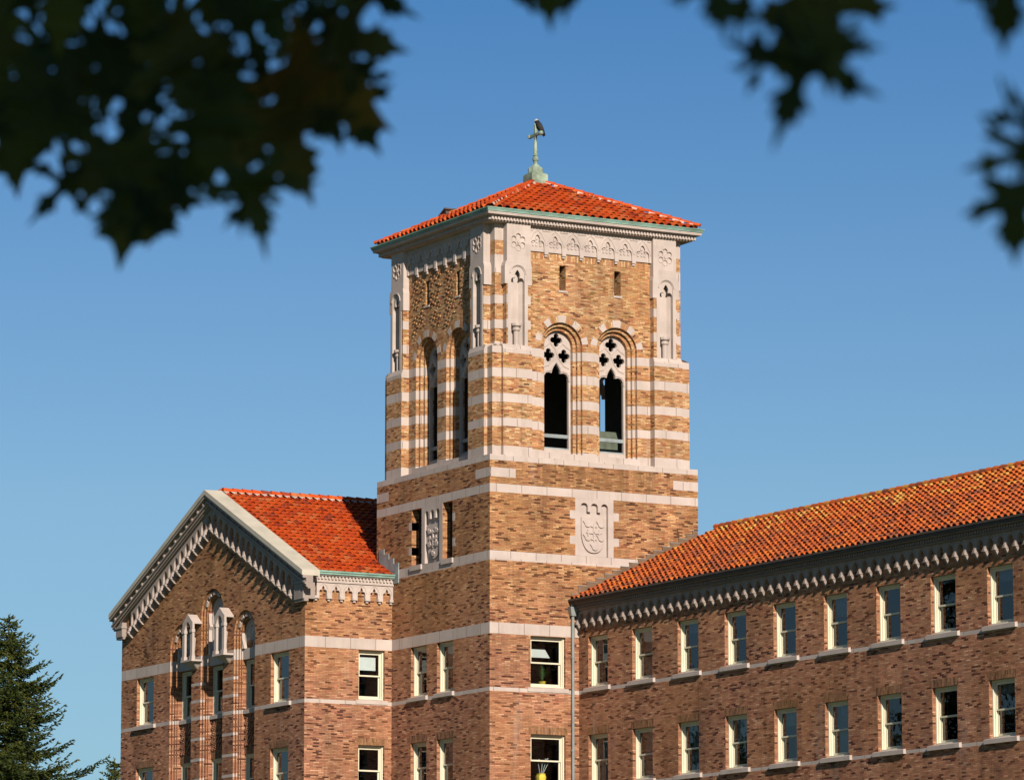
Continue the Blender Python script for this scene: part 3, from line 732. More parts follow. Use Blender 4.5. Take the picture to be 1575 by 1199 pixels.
# finial with cross
fb = MB(); x, y = cx0, cy0
fb.wbox(x-.35, x+.35, y-.35, y+.35, 19.62, 20.10); fb.wbox(x-.31, x+.31, y-.31, y+.31, 20.10, 20.14)
fb.lathe((x, y, 0), [(.30,20.14),(.29,20.36),(.16,20.44),(.13,20.50)], 8); fb.face([(x+.13*cos(k*pi/4), y+.13*sin(k*pi/4), 20.50) for k in range(8)])
fin = fb.build('finial', M['verdigris'], T)
cr = MB(); cr.lathe((x, y, 0), [(.10,20.49),(.075,20.56),(.08,20.62),(.12,20.68),(.12,20.75),(.08,20.82),(.10,20.86),(.075,20.90),(.045,21.55)], 10)
cr.wbox(x-.045, x+.045, y-.045, y+.045, 21.5, 22.06); cr.wbox(x-.44, x+.44, y-.044, y+.044, 21.62, 21.72)
for dx in (-.44, .44): cr.lathe((x+dx, y, 21.67), [(0,-.09),(.07,-.06),(.09,0),(.07,.06),(0,.09)], 8)
cr.lathe((x, y, 22.06), [(.045,-.04),(.07,.0),(.045,.05),(0,.07)], 8)
cr.build('cross', M['verdigris'], fin)
# bird on the cross: body, folded wings, pale head and tail
bb = MB()
def rings(mb, pts, m=0):
    """pts: (centre, radius side, radius up)"""
    rs = []
    for i, (p_, a_, b_) in enumerate(pts):
        p_ = Vector(p_); t = (Vector(pts[min(i+1,len(pts)-1)][0])-Vector(pts[max(i-1,0)][0])).normalized(); sdv = Vector((.55,.83,0)).cross(Vector((0,0,1))); sdv = (sdv-t*sdv.dot(t)).normalized(); u = t.cross(sdv)
        rs.append([p_+sdv*a_*cos(2*pi*k/10)+u*b_*sin(2*pi*k/10) for k in range(10)])
    mb.grid(rs, m, .5, True); mb.face(rs[0][::-1], m); mb.face(rs[-1], m)
bx_, by_, bz_ = x+.02, y+.04, 21.98
dv = Vector((.55,.83,0)).normalized()
P = lambda a, z: Vector((bx_, by_, bz_))+dv*a+Vector((0,0,z))
rings(bb, [(P(-.02,.26),.03,.03),(P(.0,.22),.10,.09),(P(.06,.10),.14,.12),(P(.13,-.06),.13,.11),(P(.19,-.20),.09,.07),(P(.24,-.32),.07,.03),(P(.26,-.38),.05,.015)])
for sg in (-1, 1):
    sdv = Vector((.83,-.55,0))*sg
    rings(bb, [(P(.03,.20)+sdv*.09,.02,.05),(P(.11,.06)+sdv*.13,.025,.11),(P(.21,-.14)+sdv*.10,.02,.09),(P(.31,-.34)+sdv*.05,.012,.03)])
bird = bb.build('bird', M['black'], None, smooth=True)
tag(bird, 'dark bird with a pale head perched on top of the green cross', 'bird')
hd = MB(); rings(hd, [(P(-.11,.225),.008,.008),(P(-.075,.235),.022,.022),(P(-.05,.25),.05,.05),(P(-.01,.265),.065,.06),(P(.03,.235),.06,.055),(P(.05,.20),.03,.03)]); hd.build('head', M['white'], bird, smooth=True)
tl = MB(); rings(tl, [(P(.12,-.20),.04,.03),(P(.13,-.30),.07,.02),(P(.14,-.36),.08,.015)]); tl.build('tail', M['white'], bird, smooth=True)

bx3 = MB(); bx3.wbox(-3.2, -1.5, 5.35, 6.6, 8.5, 9.62); bx3.hexa([Vector(q) for q in ((-3.25,5.3,9.62),(-1.45,5.3,9.62),(-1.45,6.65,9.62),(-3.25,6.65,9.62),(-3.0,5.6,9.95),(-1.7,5.6,9.95),(-1.7,6.4,9.95),(-3.0,6.4,9.95))])
bx3.build('roof_box', M['boxgreen'], T)
bd = MB(); bd.wbox(-1.9, -1.84, 2.95, 3.15, 10.0, 10.95); bd.build('board', M['cream'], T)
# downpipe in the corner of the tower and the long range
dp = MB(); py = 3.42
dp.tube([(.10,py,2.75),(.10,py,GZ)], .055, 10)
dp.hexa([Vector(p_) for p_ in ((.03,py-.10,2.72),(.19,py-.10,2.72),(.19,py+.10,2.72),(.03,py+.10,2.72),(.0,py-.17,3.05),(.24,py-.17,3.05),(.24,py+.17,3.05),(.0,py+.17,3.05))])
for z in (1.2, -2.2, -5.6): dp.lathe((.10,py,z), [(.056,-.05),(.07,-.04),(.07,.04),(.056,.05)], 10)
dp.tube([(.10,py,3.02),(.14,py-.05,3.16)], .05, 8)
dp.build('downpipe', M['pipe'], T)

# ------------------------------------------------------------------ gabled wing
UG, UL, GD = -7.674, -24.37, 3.6614
UA = -15.72                                              # apex
G = thing('gabled_wing', 'brick gabled wing with a tall central arch and carved raking cornice left of the tower', 'building', ((UG+UL)/2, 4, GZ))
GA = Fr((0,-GD,0), (1,0,0), (0,-1,0)); GB = Fr((UG,0,0), (0,1,0), (1,0,0))
RT_A, RT_E, RT_L = 8.62, 4.66, 4.60                       # coping line: apex, right end, left end
def rake(s):                                              # height of the coping top over the wall
    return RT_A+(RT_E-RT_A)*(s-UA)/(-7.16-UA) if s > UA else RT_A+(RT_L-RT_A)*(s-UA)/(-24.70-UA)
recs = [(-18.66, 1.01, 3.76), (-15.80, 1.01, 4.90), (-12.88, .93, 3.79)]      # centre, half width, top
gw = [(-22.84, -21.22), (-10.55, -9.01)]
GL = [(.0, 1.90), (-3.55, -1.70)]
mb = MB()
outers = [archloop(c, hw, GZ+.5, zt-hw, 14) for c, hw, zt in recs]
holes = [rect(a, b, z0, z1) for a, b in gw for z0, z1 in GL]
mb.poly(GA, [(UL,GZ),(UG,GZ),(UG,rake(UG)-.15),(UA,rake(UA)-.15),(UL,rake(UL)-.15)], 0, outers+holes)
for h in holes: mb.side(GA, h, 0, -.13)
inner_hw = []
for c, hw, zt in recs:
    prev, d = hw, 0.0; spr = zt-hw
    for st, dn in ((.12, -.07), (.24, -.14), (.33, -.19)):
        lo = archloop(c, prev, GZ+.5, spr, 14); li = archloop(c, hw-st, GZ+.5, spr, 14)
        mb.side(GA, lo, d, dn); ro, ri = lo[1:]+lo[:1], li[1:]+li[:1]
        for i in range(len(ro)-1): mb.face([GA.p(ro[i][0],ro[i][1],dn), GA.p(ro[i+1][0],ro[i+1][1],dn), GA.p(ri[i+1][0],ri[i+1][1],dn), GA.p(ri[i][0],ri[i][1],dn)])
        prev, d = hw-st, dn
    ih = hw-.33; inner_hw.append(ih); BK = -.33
    lo = archloop(c, ih, GZ+.5, spr, 14); mb.side(GA, lo, d, BK)
    wh = [rect(c-ih+.02, c+ih-.02, z0, z1) for z0, z1 in GL]
    mb.poly(GA, lo, BK, wh)
    for h in wh: mb.side(GA, h, BK, BK-.06)
mb.poly(GB, [(-GD,GZ),(9,GZ),(9,4.5),(-GD,4.5)], 0, [rect(-1.40,-.30,z0,z1) for z0,z1 in LV])
for z0, z1 in LV: mb.side(GB, rect(-1.40,-.30,z0,z1), 0, -.13)
GL_ = Fr((UL,0,0), (0,-1,0), (-1,0,0)); mb.poly(GL_, [(-12,GZ),(GD,GZ),(GD,4.45),(-12,4.45)], 0)
mb.poly(Fr((0,12,0),(-1,0,0),(0,1,0)), [(-UG,GZ),(-UL,GZ),(-UL,4.4),(-UA,8.2),(-UG,4.4)], 0)
mb.build('wall', [M['brick'], M['stone']], G, [(-.14,0,1),(1.945,2.35,1)])
# thin stone bands on the two piers between the recesses
for a, b in ((recs[0][0]+recs[0][1], recs[1][0]-recs[1][1]), (recs[1][0]+recs[1][1], recs[2][0]-recs[2][1])):
    for z in (1.20, .53, -.95, -1.76, -2.55, -3.36):
        sb = MB(); sb.box(GA, a-.004, b+.004, z, z+.11, -.09, .004); sb.box(GA, b+.0045, b+.125, z, z+.11, -.13, -.066); sb.build('stone_band', M['stone'], G)
for a, b in gw:
    for j, (z0, z1) in enumerate(GL): sash_window(G, GA, a, b, z0, z1, lintel=(j == 1), sillx=.22)
for i, (c, hw, zt) in enumerate(recs):
    ih = inner_hw[i]
    Fk = Fr(GA.p(0,0,-.33), GA.s, GA.n)
    for j, (z0, z1) in enumerate(GL):
        w = sash_window(G, Fk, c-ih+.02, c+ih-.02, z0, z1, lintel=(j == 1), sillx=-.01, recess=.05)
    # woven brick spandrel between the storeys
    dm = MB()
    for r in range(17):
        z = -1.36+r*.0667; x = c-ih+.03+((r*.0667) % .2667)*1.0
        while x < c+ih-.12:
            dm.box(Fk, x, x+.12, z, z+.062, -.01, .05); x += .2667
    dm.build('diaper_brickwork', M['brick'], G)
    # blind tracery panel in the head of the arch
    bt = MB(); spr = zt-hw; zb = 2.352
    outl = archloop(c, ih-.004, zb, spr, 14)
    hl = [pointed(c+sg*ih*.43, ih*.34, zb+.45, spr-.25, ih*.62, 5) for sg in (-1, 1)] + [foil(c, spr+.18, .11, .09, 4, 4)]
    bt.poly(Fk, outl, .02, hl)
    for h in hl: bt.side(Fk, h, .02, .0)
    bt.poly(Fk, rect(c-ih+.05, c+ih-.05, zb+.3, spr+.32), .004)
    bt.box(Fk, c-ih+.004, c+ih-.004, 1.93, zb-.002, .0, .10)
    for pts in ([(c-ih*.85,spr-.3),(c-ih*.8,spr+.05),(c-ih*.43,spr+.42),(c,spr+.62)],):
        bt.tube([Fk.p(x,z,.025) for x,z in pts], .03, 5); bt.tube([Fk.p(2*c-x,z,.025) for x,z in pts], .03, 5)
    bt.build('blind_tracery', M['carved'], G)
    # stone cusp pieces on the lit jamb and key blocks in the brick head
    for a in (35, 62, 118, 145, 90):
        kb = MB()
        q4 = [(c+r*cos(radians(t)), spr+r*sin(radians(t))) for r, t in ((hw-.235,a-8),(hw-.125,a-8),(hw-.125,a+8),(hw-.235,a+8))]
        kb.prism(GA, q4, -.16, -.066)
        kb.build('voussoir', M['carved'], G)
    cu = MB(); 
    for sg in (-1, 1):
        jx = c+sg*ih
        cu.prism(Fk, [(jx, 2.352),(jx-sg*.20,2.352),(jx-sg*.16,2.50),(jx-sg*.05,2.72),(jx-sg*.03,spr-.55),(jx-sg*.14,spr-.42),(jx-sg*.05,spr-.25),(jx-sg*.02,spr+.1),(jx,spr+.1)], .021, .16)
    cu.build('cusp', M['carved'], G)
# aedicules on the piers
for ac in (-17.22, -14.32):
    zo = .0; pj = .40
    a = MB(); hwid = .46
    # hood with gabled top and arched opening, standing on two slender shafts
    hood = [(ac-hwid,2.26),(ac-hwid+.20,2.26),(ac-hwid+.20,3.36)] + [(ac-hwid+.20+.0,3.36)] + pointed(ac, hwid-.20, 0, 3.36, .34, 5)[2:][::-1][1:-1] + [(ac+hwid-.20,3.36),(ac+hwid-.20,2.26),(ac+hwid,2.26),(ac+hwid,3.66),(ac,4.0),(ac-hwid,3.66)]
    hood = [p for i, p in enumerate(hood) if i == 0 or abs(p[0]-hood[i-1][0])+abs(p[1]-hood[i-1][1]) > 1e-5]
    a.prism(GA, hood, pj-.09, pj, (), 0, True)
    a.prism(GA, [(ac-hwid,3.60),(ac,3.94),(ac+hwid,3.60),(ac+hwid,3.66),(ac,4.0),(ac-hwid,3.66)], -.02, pj-.091)
    for sg in (-1, 1):
        a.box(GA, ac+sg*(hwid-.10)-.12, ac+sg*(hwid-.10)+.12, 3.26, 3.38, pj-.11, pj+.03)
        a.box(GA, ac+sg*(hwid-.10)-.14, ac+sg*(hwid-.10)+.14, 2.20, 2.34, pj-.11, pj+.035)
    ae = a.build('aedicule', M['carved'], G)
    b = MB(); b.box(GA, ac-hwid-.05, ac+hwid+.05, 2.13, 2.20, -.02, pj+.05)
    b.hexa([GA.p(ac-.16,1.86,-.02), GA.p(ac+.16,1.86,-.02), GA.p(ac+.14,1.86,.05), GA.p(ac-.14,1.86,.05), GA.p(ac-hwid+.06,2.13,-.02), GA.p(ac+hwid-.06,2.13,-.02), GA.p(ac+hwid-.06,2.13,pj-.02), GA.p(ac-hwid+.06,2.13,pj-.02)])
    b.build('bracket', M['carved'], ae)
    n = MB(); n.lathe(GA.p(ac, 0, .18), [(.0,2.20),(.13,2.21),(.10,2.5),(.13,2.9),(.15,3.05),(.08,3.12),(.09,3.2),(.08,3.3),(0,3.34)], 9)
    n.build('statue', M['carved'], ae)

# raking cornice with pendant arches
p = .505
def rk(k):
    """vertical offset below the coping line"""
    return lambda s: rake(s)-k
cornice = MB()
def slab(s0, s1, k0, k1, d0, d1, m=0):
    cornice.hexa([GA.p(s0,rake(s0)-k1,d0), GA.p(s1,rake(s1)-k1,d0), GA.p(s1,rake(s1)-k1,d1), GA.p(s0,rake(s0)-k1,d1),
                  GA.p(s0,rake(s0)-k0,d0), GA.p(s1,rake(s1)-k0,d0), GA.p(s1,rake(s1)-k0,d1), GA.p(s0,rake(s0)-k0,d1)], m)
EL, ER = -24.78, -7.06
cop = MB(); 
for s0, s1 in ((EL, UA), (UA, ER)):
    cop.hexa([GA.p(s0,rake(s0)-.07,-.30), GA.p(s1,rake(s1)-.07,-.30), GA.p(s1,rake(s1)-.07,.44), GA.p(s0,rake(s0)-.07,.44),
              GA.p(s0,rake(s0)+.14,-.30), GA.p(s1,rake(s1)+.14,-.30), GA.p(s1,rake(s1)+.12,.44), GA.p(s0,rake(s0)+.12,.44)])
    slab(s0, s1, .072, .17, -.02, .40); slab(s0, s1, .172, .33, -.02, .26); slab(s0, s1, .332, .40, -.02, .32); slab(s0, s1, .402, .50, -.02, .26); slab(s0, s1, .502, .56, -.02, .20)
cop.build('coping', M['coping'], G)
n = int((UA-EL)/.52)
for i in range(n):                                        # ball ornaments in the hollow
    for s in (EL+.35+i*.52, UA+.30+i*.52):
        if s < ER-.2:
            z = rake(s)-.25; cornice.box(GA, s-.05, s+.05, z-.05, z+.05, .24, .33)
# end blocks
for x0, x1 in ((UL-.18, UL+.42), (UG-.55, UG+.21)):
    xm = x0 if x0 < -20 else x1
    zt = rake(min(max(xm, EL), ER))-.35
    zb = 3.72
    cornice.box(GA, x0, x1, zb, zt-.02 if x0 < -20 else 4.60, -.02 if x0 < -20 else -.30, .20)
    cornice.box(GA, x0-.03, x1+.03, zb-.10, zb-.002, -.02, .16)
    cornice.box(GA, x0-.04, x1+.04, 4.30 if x0 > -20 else 4.06, 4.38 if x0 > -20 else 4.14, -.02, .24)
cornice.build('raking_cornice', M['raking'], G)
tab = MB()
def pend(cs, m_=None):
    for s in cs:
        zt = rake(s)-.55
        # little arch plate: stilted pointed arch between two drops
        w2 = p/2; hw = p*.395; zs = zt-.42
        lp = pointed(s, hw, 0, zs, .27, 4)[2:][::-1]
        low = [(s-w2, zt-.80+ (rake(s-w2)-rake(s))*1.0), (s-hw, zt-.80+(rake(s-w2)-rake(s)))] + lp + [(s+hw, zt-.80+(rake(s+w2)-rake(s))), (s+w2, zt-.80+(rake(s+w2)-rake(s)))]
        loop = low+[(s+w2, rake(s+w2)-.552), (s-w2, rake(s-w2)-.552)]
        tab.prism(GA, loop, -.02, .10)
    for s in cs:
        for sx in (s-p/2,):
            zc = rake(sx)-.55-.80
            tab.box(GA, sx-.055, sx+.055, zc-.02, zc+.22, -.02, .15)
            tab.hexa([GA.p(sx-.05,zc-.26,-.02), GA.p(sx+.05,zc-.26,-.02), GA.p(sx+.05,zc-.26,.06), GA.p(sx-.05,zc-.26,.06), GA.p(sx-.075,zc-.08,-.02), GA.p(sx+.075,zc-.08,-.02), GA.p(sx+.075,zc-.08,.25), GA.p(sx-.075,zc-.08,.25)])
            tab.box(GA, sx-.095, sx+.095, zc-.08, zc-.025, -.02, .27)
            tab.hexa([GA.p(sx-.07,zc-.024,.0), GA.p(sx+.07,zc-.024,.0), GA.p(sx+.07,zc-.024,.22), GA.p(sx-.07,zc-.024,.22), GA.p(sx-.05,zc+.16,.0), GA.p(sx+.05,zc+.16,.0), GA.p(sx+.05,zc+.16,.18), GA.p(sx-.05,zc+.16,.18)])
pend([UA-.27-p*i for i in range(15)]); pend([UA+.27+p*i for i in range(15)])
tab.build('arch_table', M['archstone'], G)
# eaves of the sunlit side
ev = MB(); n = 6; v0, v1 = -GD+.42, -.02; p6 = (v1-v0)/n; cen = [v0+p6*(i+.5) for i in range(n)]
arcade(ev, GB, cen, 3.76, 4.37, p6*.30, 4.02, .24, -.02, .13, 0, True, (v0, v1))
for i in range(n+1):
    sx = min(v0+p6*i, v1-.06); ev.box(GB, sx-.09, sx+.06, 3.76, 3.86, .0, .16); ev.box(GB, sx-.06, sx+.04, 3.68, 3.76, .0, .10)
for i in range(n):
    lp = pointed(cen[i], p6*.40, 0, 4.02, .32, 4)[2:]; ev.tube([GB.p(x,z,.132) for x,z in lp], .018, 5)
ev.box(GB, -GD-.02, v1, 4.37, 4.44, -.02, .18); ev.box(GB, -GD-.02, v1, 4.44, 4.62, -.02, .14); ev.box(GB, -GD+.38, v1, 4.62, 4.66, -.02, .24)
x = v0+.02
while x < v1-.08: ev.box(GB, x, x+.075, 4.49, 4.60, .14, .20); x += .145
ev.build('eaves_cornice', M['carved'], G)
gu = MB(); gu.box(GB, -GD+.40, .10, 4.662, 4.74, -.02, .30); gu.box(GB, -GD+.40, .10, 4.74, 4.80, .25, .34); gu.box(GB, -GD+.40, .10, 4.74, 4.78, -.02, .25)
gu.build('gutter', M['copper'], G)
# tiled roof
rf = MB(); dab = MB(); ex = UG+.28; ez = 4.72; az = 8.64
sl = sqrt((ex-UA)**2+(az-ez)**2); ca, sa_ = (ex-UA)/sl, (az-ez)/sl
Fg = lambda s, t, h: Vector((ex-t*ca+h*sa_, s, ez+t*sa_+h*ca))
tiles(rf, Fg, -GD+.32, 12.0, int(sl/.40)+1, clip=lambda t: (-GD+.32, 12.0 if t > 3.2 else (.02 if t < 1.3 else 12.0)))
rf.face([Fg(-GD, 0, -.02), Fg(12, 0, -.02), Fg(12, sl, -.02), Fg(-GD, sl, -.02)], 1)
rf.face([Vector((UA,-GD,az-.03)), Vector((UA,12,az-.03)), Vector((UL-.3,12,4.6)), Vector((UL-.3,-GD,4.6))], 1)
cap_row(rf, (UA, -GD+.35, az+.07), (UA, 12, az+.07), .12, .42, None)
for k in range(30):
    v = -GD+.45+k*.33
    dab.face([Fg(v-.13, sl-.05, .13), Fg(v+.13, sl-.05, .13), Fg(v+.06, sl-.28, .10), Fg(v-.06, sl-.28, .10)])
roof = rf.build('roof', [M['tile'], M['tiledark']], G)
dab.build('mortar', M['mortar'], roof)
fl = MB()
for k in range(4):
    x0 = -8.72+k*.40; zt = 5.86-k*.21; fl.box(FA, x0, x0+.42, zt-.62-k*.05, zt, .002, .03+.004*k)
fl.build('flashing', M['lead'], G)
for j, (z0, z1) in enumerate(LV): sash_window(G, GB, -1.40, -.30, z0, z1, lintel=(j == 1), sillx=.12, sillband=True, blind='white' if j == 0 else None)

# ------------------------------------------------------------------ long range on the right
VW = 3.7255; UE = 38.0
Lw = thing('long_wing', 'long brick wing with two rows of sash windows under a weather-worn tile roof', 'building', (UE/2, 9, GZ))
LA = Fr((0,VW,0), (1,0,0), (0,-1,0))
wins = [(.69+3.148*k, 2.09+3.148*k) for k in range(12)]
mb = MB(); holes = [rect(a,b,z0,z1) for a,b in wins for z0,z1 in ((.06,1.92),(-3.50,-1.66))]
mb.poly(LA, [(.002,GZ),(UE,GZ),(UE,3.2),(.002,3.2)], 0, holes)
for h in holes: mb.side(LA, h, 0, -.13)
mb.poly(Fr((UE,0,0),(0,1,0),(1,0,0)), [(VW,GZ),(15.6,GZ),(15.6,3.2),(9.65,6.2),(VW,3.2)], 0)
mb.poly(Fr((0,15.6,0),(-1,0,0),(0,1,0)), [(-UE,GZ),(0,GZ),(0,3.2),(-UE,3.2)], 0)
mb.poly(Fr((.003,0,0),(0,1,0),(-1,0,0)), [(8.9,GZ),(15.75,GZ),(15.75,3.3),(9.65,6.29),(8.9,6.02)], 0)
mb.build('wall', [M['brick'], M['stone']], Lw, [(-.13,0,1),(-3.66,-3.55,1)])
bl1 = {0: 'half', 1: 'curtain', 2: 'half', 5: 'half', 8: 'half'}; bl2 = {0:'curtain',1:'curtain',2:'curtain',3:'half',4:'half',5:'curtain',6:None,7:None,8:'half'}
for k, (a, b) in enumerate(wins):
    if k > 9: continue
    dr = (.32,.45,.2,.6,.15,.38,.28,.5,.22,.4)
    sash_window(Lw, LA, a, b, .06, 1.92, sillx=.2, blind=bl1.get(k), drop=dr[k]); sash_window(Lw, LA, a, b, -3.50, -1.66, sillx=.2, lintel=True, blind=bl2.get(k), drop=dr[-k])
co = MB()
p = .55; n = int((UE-.2)/p); cen = [.12+p*(i+.5) for i in range(n)]
arcade(co, LA, cen, 2.52, 2.93, p*.33, 2.54, .29, -.02, .12, 0, False, (.02, UE))
for i in range(n+1):
    sx = .12+p*i
    co.hexa([LA.p(sx-.035,2.20,-.02), LA.p(sx+.035,2.20,-.02), LA.p(sx+.035,2.20,.04), LA.p(sx-.035,2.20,.04), LA.p(sx-.065,2.40,-.02), LA.p(sx+.065,2.40,-.02), LA.p(sx+.065,2.40,.17), LA.p(sx-.065,2.40,.17)])
    co.box(LA, sx-.08, sx+.08, 2.401, 2.43, -.02, .215); co.box(LA, sx-.055, sx+.055, 2.431, 2.50, -.02, .195)
    co.hexa([LA.p(sx-.05,2.501,-.02), LA.p(sx+.05,2.501,-.02), LA.p(sx+.05,2.501,.18), LA.p(sx-.05,2.501,.18), LA.p(sx-.03,2.60,-.02), LA.p(sx+.03,2.60,-.02), LA.p(sx+.03,2.60,.14), LA.p(sx-.03,2.60,.14)])
    if i < n: co.tube([LA.p(x,z,.122) for x,z in pointed(cen[i], p*.40, 0, 2.54, .36, 4)[2:]], .02, 5)
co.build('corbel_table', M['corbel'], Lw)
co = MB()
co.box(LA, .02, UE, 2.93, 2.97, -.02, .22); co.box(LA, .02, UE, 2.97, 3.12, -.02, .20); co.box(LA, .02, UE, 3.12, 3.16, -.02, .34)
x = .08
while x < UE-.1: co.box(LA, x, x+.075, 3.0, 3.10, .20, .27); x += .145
co.build('eaves_cornice', M['darkened'], Lw)
gu = MB(); gu.box(LA, -.0+.02, UE, 3.162, 3.26, -.02, .40); gu.box(LA, .02, UE, 3.26, 3.33, .36, .46); gu.box(LA, .02, UE, 3.26, 3.28, -.02, .36)
gu.build('gutter', M['copperd'], Lw)
rf = MB(); ey, ez, ry, rz = VW-.42, 3.28, 9.65, 6.27
sl = sqrt((ry-ey)**2+(rz-ez)**2); ca, sa_ = (ry-ey)/sl, (rz-ez)/sl
Fl = lambda s, t, h: Vector((s, ey+t*ca-h*sa_, ez+t*sa_+h*ca))
tiles(rf, Fl, .12, UE, int(sl/.40)+1, pitch=.345, jit=.012, lichen=.8)
rf.face([Fl(0,0,-.02), Fl(UE,0,-.02), Fl(UE,sl,-.02), Fl(0,sl,-.02)], 1)
rf.face([Vector((0,ry,rz)), Vector((UE,ry,rz)), Vector((UE,15.9,3.2)), Vector((0,15.9,3.2))], 1)
cap_row(rf, (0.0, ry, rz+.06), (UE, ry, rz+.06), .12, .42, None)
roof = rf.build('roof', [M['tileold'], M['tiledark']], Lw)
dab = MB()
for k in range(100):
    if random.random() < .45:
        s = .3+k*.345; dab.face([Fl(s-.1, sl-.02, .12), Fl(s+.1, sl-.02, .12), Fl(s+.05, sl-.2, .09), Fl(s-.05, sl-.2, .09)])
dab.build('mortar', M['mortar'], roof)
# stepped flashing up the tower wall
fl = MB(); steps = [(3.42,3.48)]+[(3.69,3.80),(4.06,3.96),(4.44,4.12),(4.81,4.29),(5.16,4.45),(5.51,4.61),(5.88,4.77),(6.25,4.94),(6.61,5.11),(6.94,5.28),(7.30,5.45),(7.65,5.62),(8.01,5.79),(8.33,5.95),(8.62,6.12),(8.80,6.2)]
for i, ((va, za), (vb, zb)) in enumerate(zip(steps, steps[1:])):
    e = .03+(i % 2)*.006
    fl.box(FB, va, vb+.03, za-.75, za+.06, .002, e)
    fl.box(FB, va-.02, vb+.04, za+.06, za+.075, .002, e+.012, 1)
fl.build('flashing', [M['flash'], M['lead']], Lw)
# small roof vent near the ridge
vt = MB(); vu, vt0 = 28.0, sl*.84
vt.hexa([Fl(vu,vt0,.08), Fl(vu+1.1,vt0,.08), Fl(vu+1.1,vt0+.5,.10), Fl(vu,vt0+.5,.10), Fl(vu+.1,vt0+.02,.24), Fl(vu+1.0,vt0+.02,.24), Fl(vu+1.0,vt0+.5,.20), Fl(vu+.1,vt0+.5,.20)], 0)
vt.box(Fr((0,0,0),(1,0,0),(0,-1,0)), 0,0,0,0,0,0) if False else None
vt.hexa([Fl(vu-.1,vt0-.25,.10), Fl(vu+1.2,vt0-.25,.10), Fl(vu+1.2,vt0,.12), Fl(vu-.1,vt0,.12), Fl(vu-.1,vt0-.25,.12), Fl(vu+1.2,vt0-.25,.12), Fl(vu+1.2,vt0,.15), Fl(vu-.1,vt0,.15)], 1)
vt.build('roof_vent', [M['dark'], M['lead']], roof)

# ------------------------------------------------------------------ things on the sills inside the tower
pt = MB(); q0 = FB.p(2.42, .17, -.42); pt.lathe((q0.x, q0.y, 0), [(.0,.13),(.10,.13),(.14,.30),(.15,.32),(.13,.32),(.12,.28),(0,.28)], 12)
ft = pt.build('flower_pot', M['yellow']); tag(ft, 'bright yellow pot with a leafy plant behind the upper tower window', 'plant pot')
pl = MB(); random.seed(3)
for k in range(34):
    a = random.uniform(0, 2*pi); r = random.uniform(.12, .42); z = random.uniform(.42, .85); b = q0+Vector((0,0,.14)); t_ = b+Vector((r*cos(a)*.5, r*sin(a), z-.17)); mid = (b+t_)/2+Vector((0,0,.12)); sd = (t_-b).cross(Vector((0,0,1))).normalized()*.018
    pl.face([b, mid+sd, t_, mid-sd])
pl.build('plant', M['plant'], ft)
vz = MB(); q0 = FB.p(2.36, -3.38, -.42); vz.lathe((q0.x, q0.y, 0), [(0,-3.42),(.10,-3.42),(.19,-3.28),(.20,-3.16),(.17,-3.08),(.19,-3.04),(.16,-3.04),(.14,-3.1),(0,-3.1)], 14)
vs_ = vz.build('vase', M['yellow']); tag(vs_, 'yellow jar holding tools behind the lower tower window', 'jar')
tl = MB()
for a, h, k in ((-.10,.55,0),(.13,.60,1),(.02,.45,0),(.19,.5,1)):
    b = Vector((q0.x, q0.y+a*.3, -3.1)); t_ = Vector((q0.x+.05, q0.y+a*1.6, -3.1+h)); tl.tube([b, t_], .014, 6)
    tl.tube([t_+Vector((0,-.07,.0)), t_+Vector((0,0,-.03)), t_+Vector((0,.07,.02))], .022, 6)
tl.build('tools', M['steel'], vs_)
lb = MB(); lb.hexa([FB.p(1.78,1.22,-.7), FB.p(2.9,1.22,-.7), FB.p(2.9,1.22,-.8), FB.p(1.78,1.22,-.8), FB.p(1.74,1.52,-.7), FB.p(2.7,1.52,-.7), FB.p(2.7,1.52,-.8), FB.p(1.74,1.52,-.8)])  # white panel standing in for the sloping ceiling light
bo = lb.build('light_board', M['blind']); tag(bo, 'white board standing in for a ceiling light inside the upper tower window', 'board')

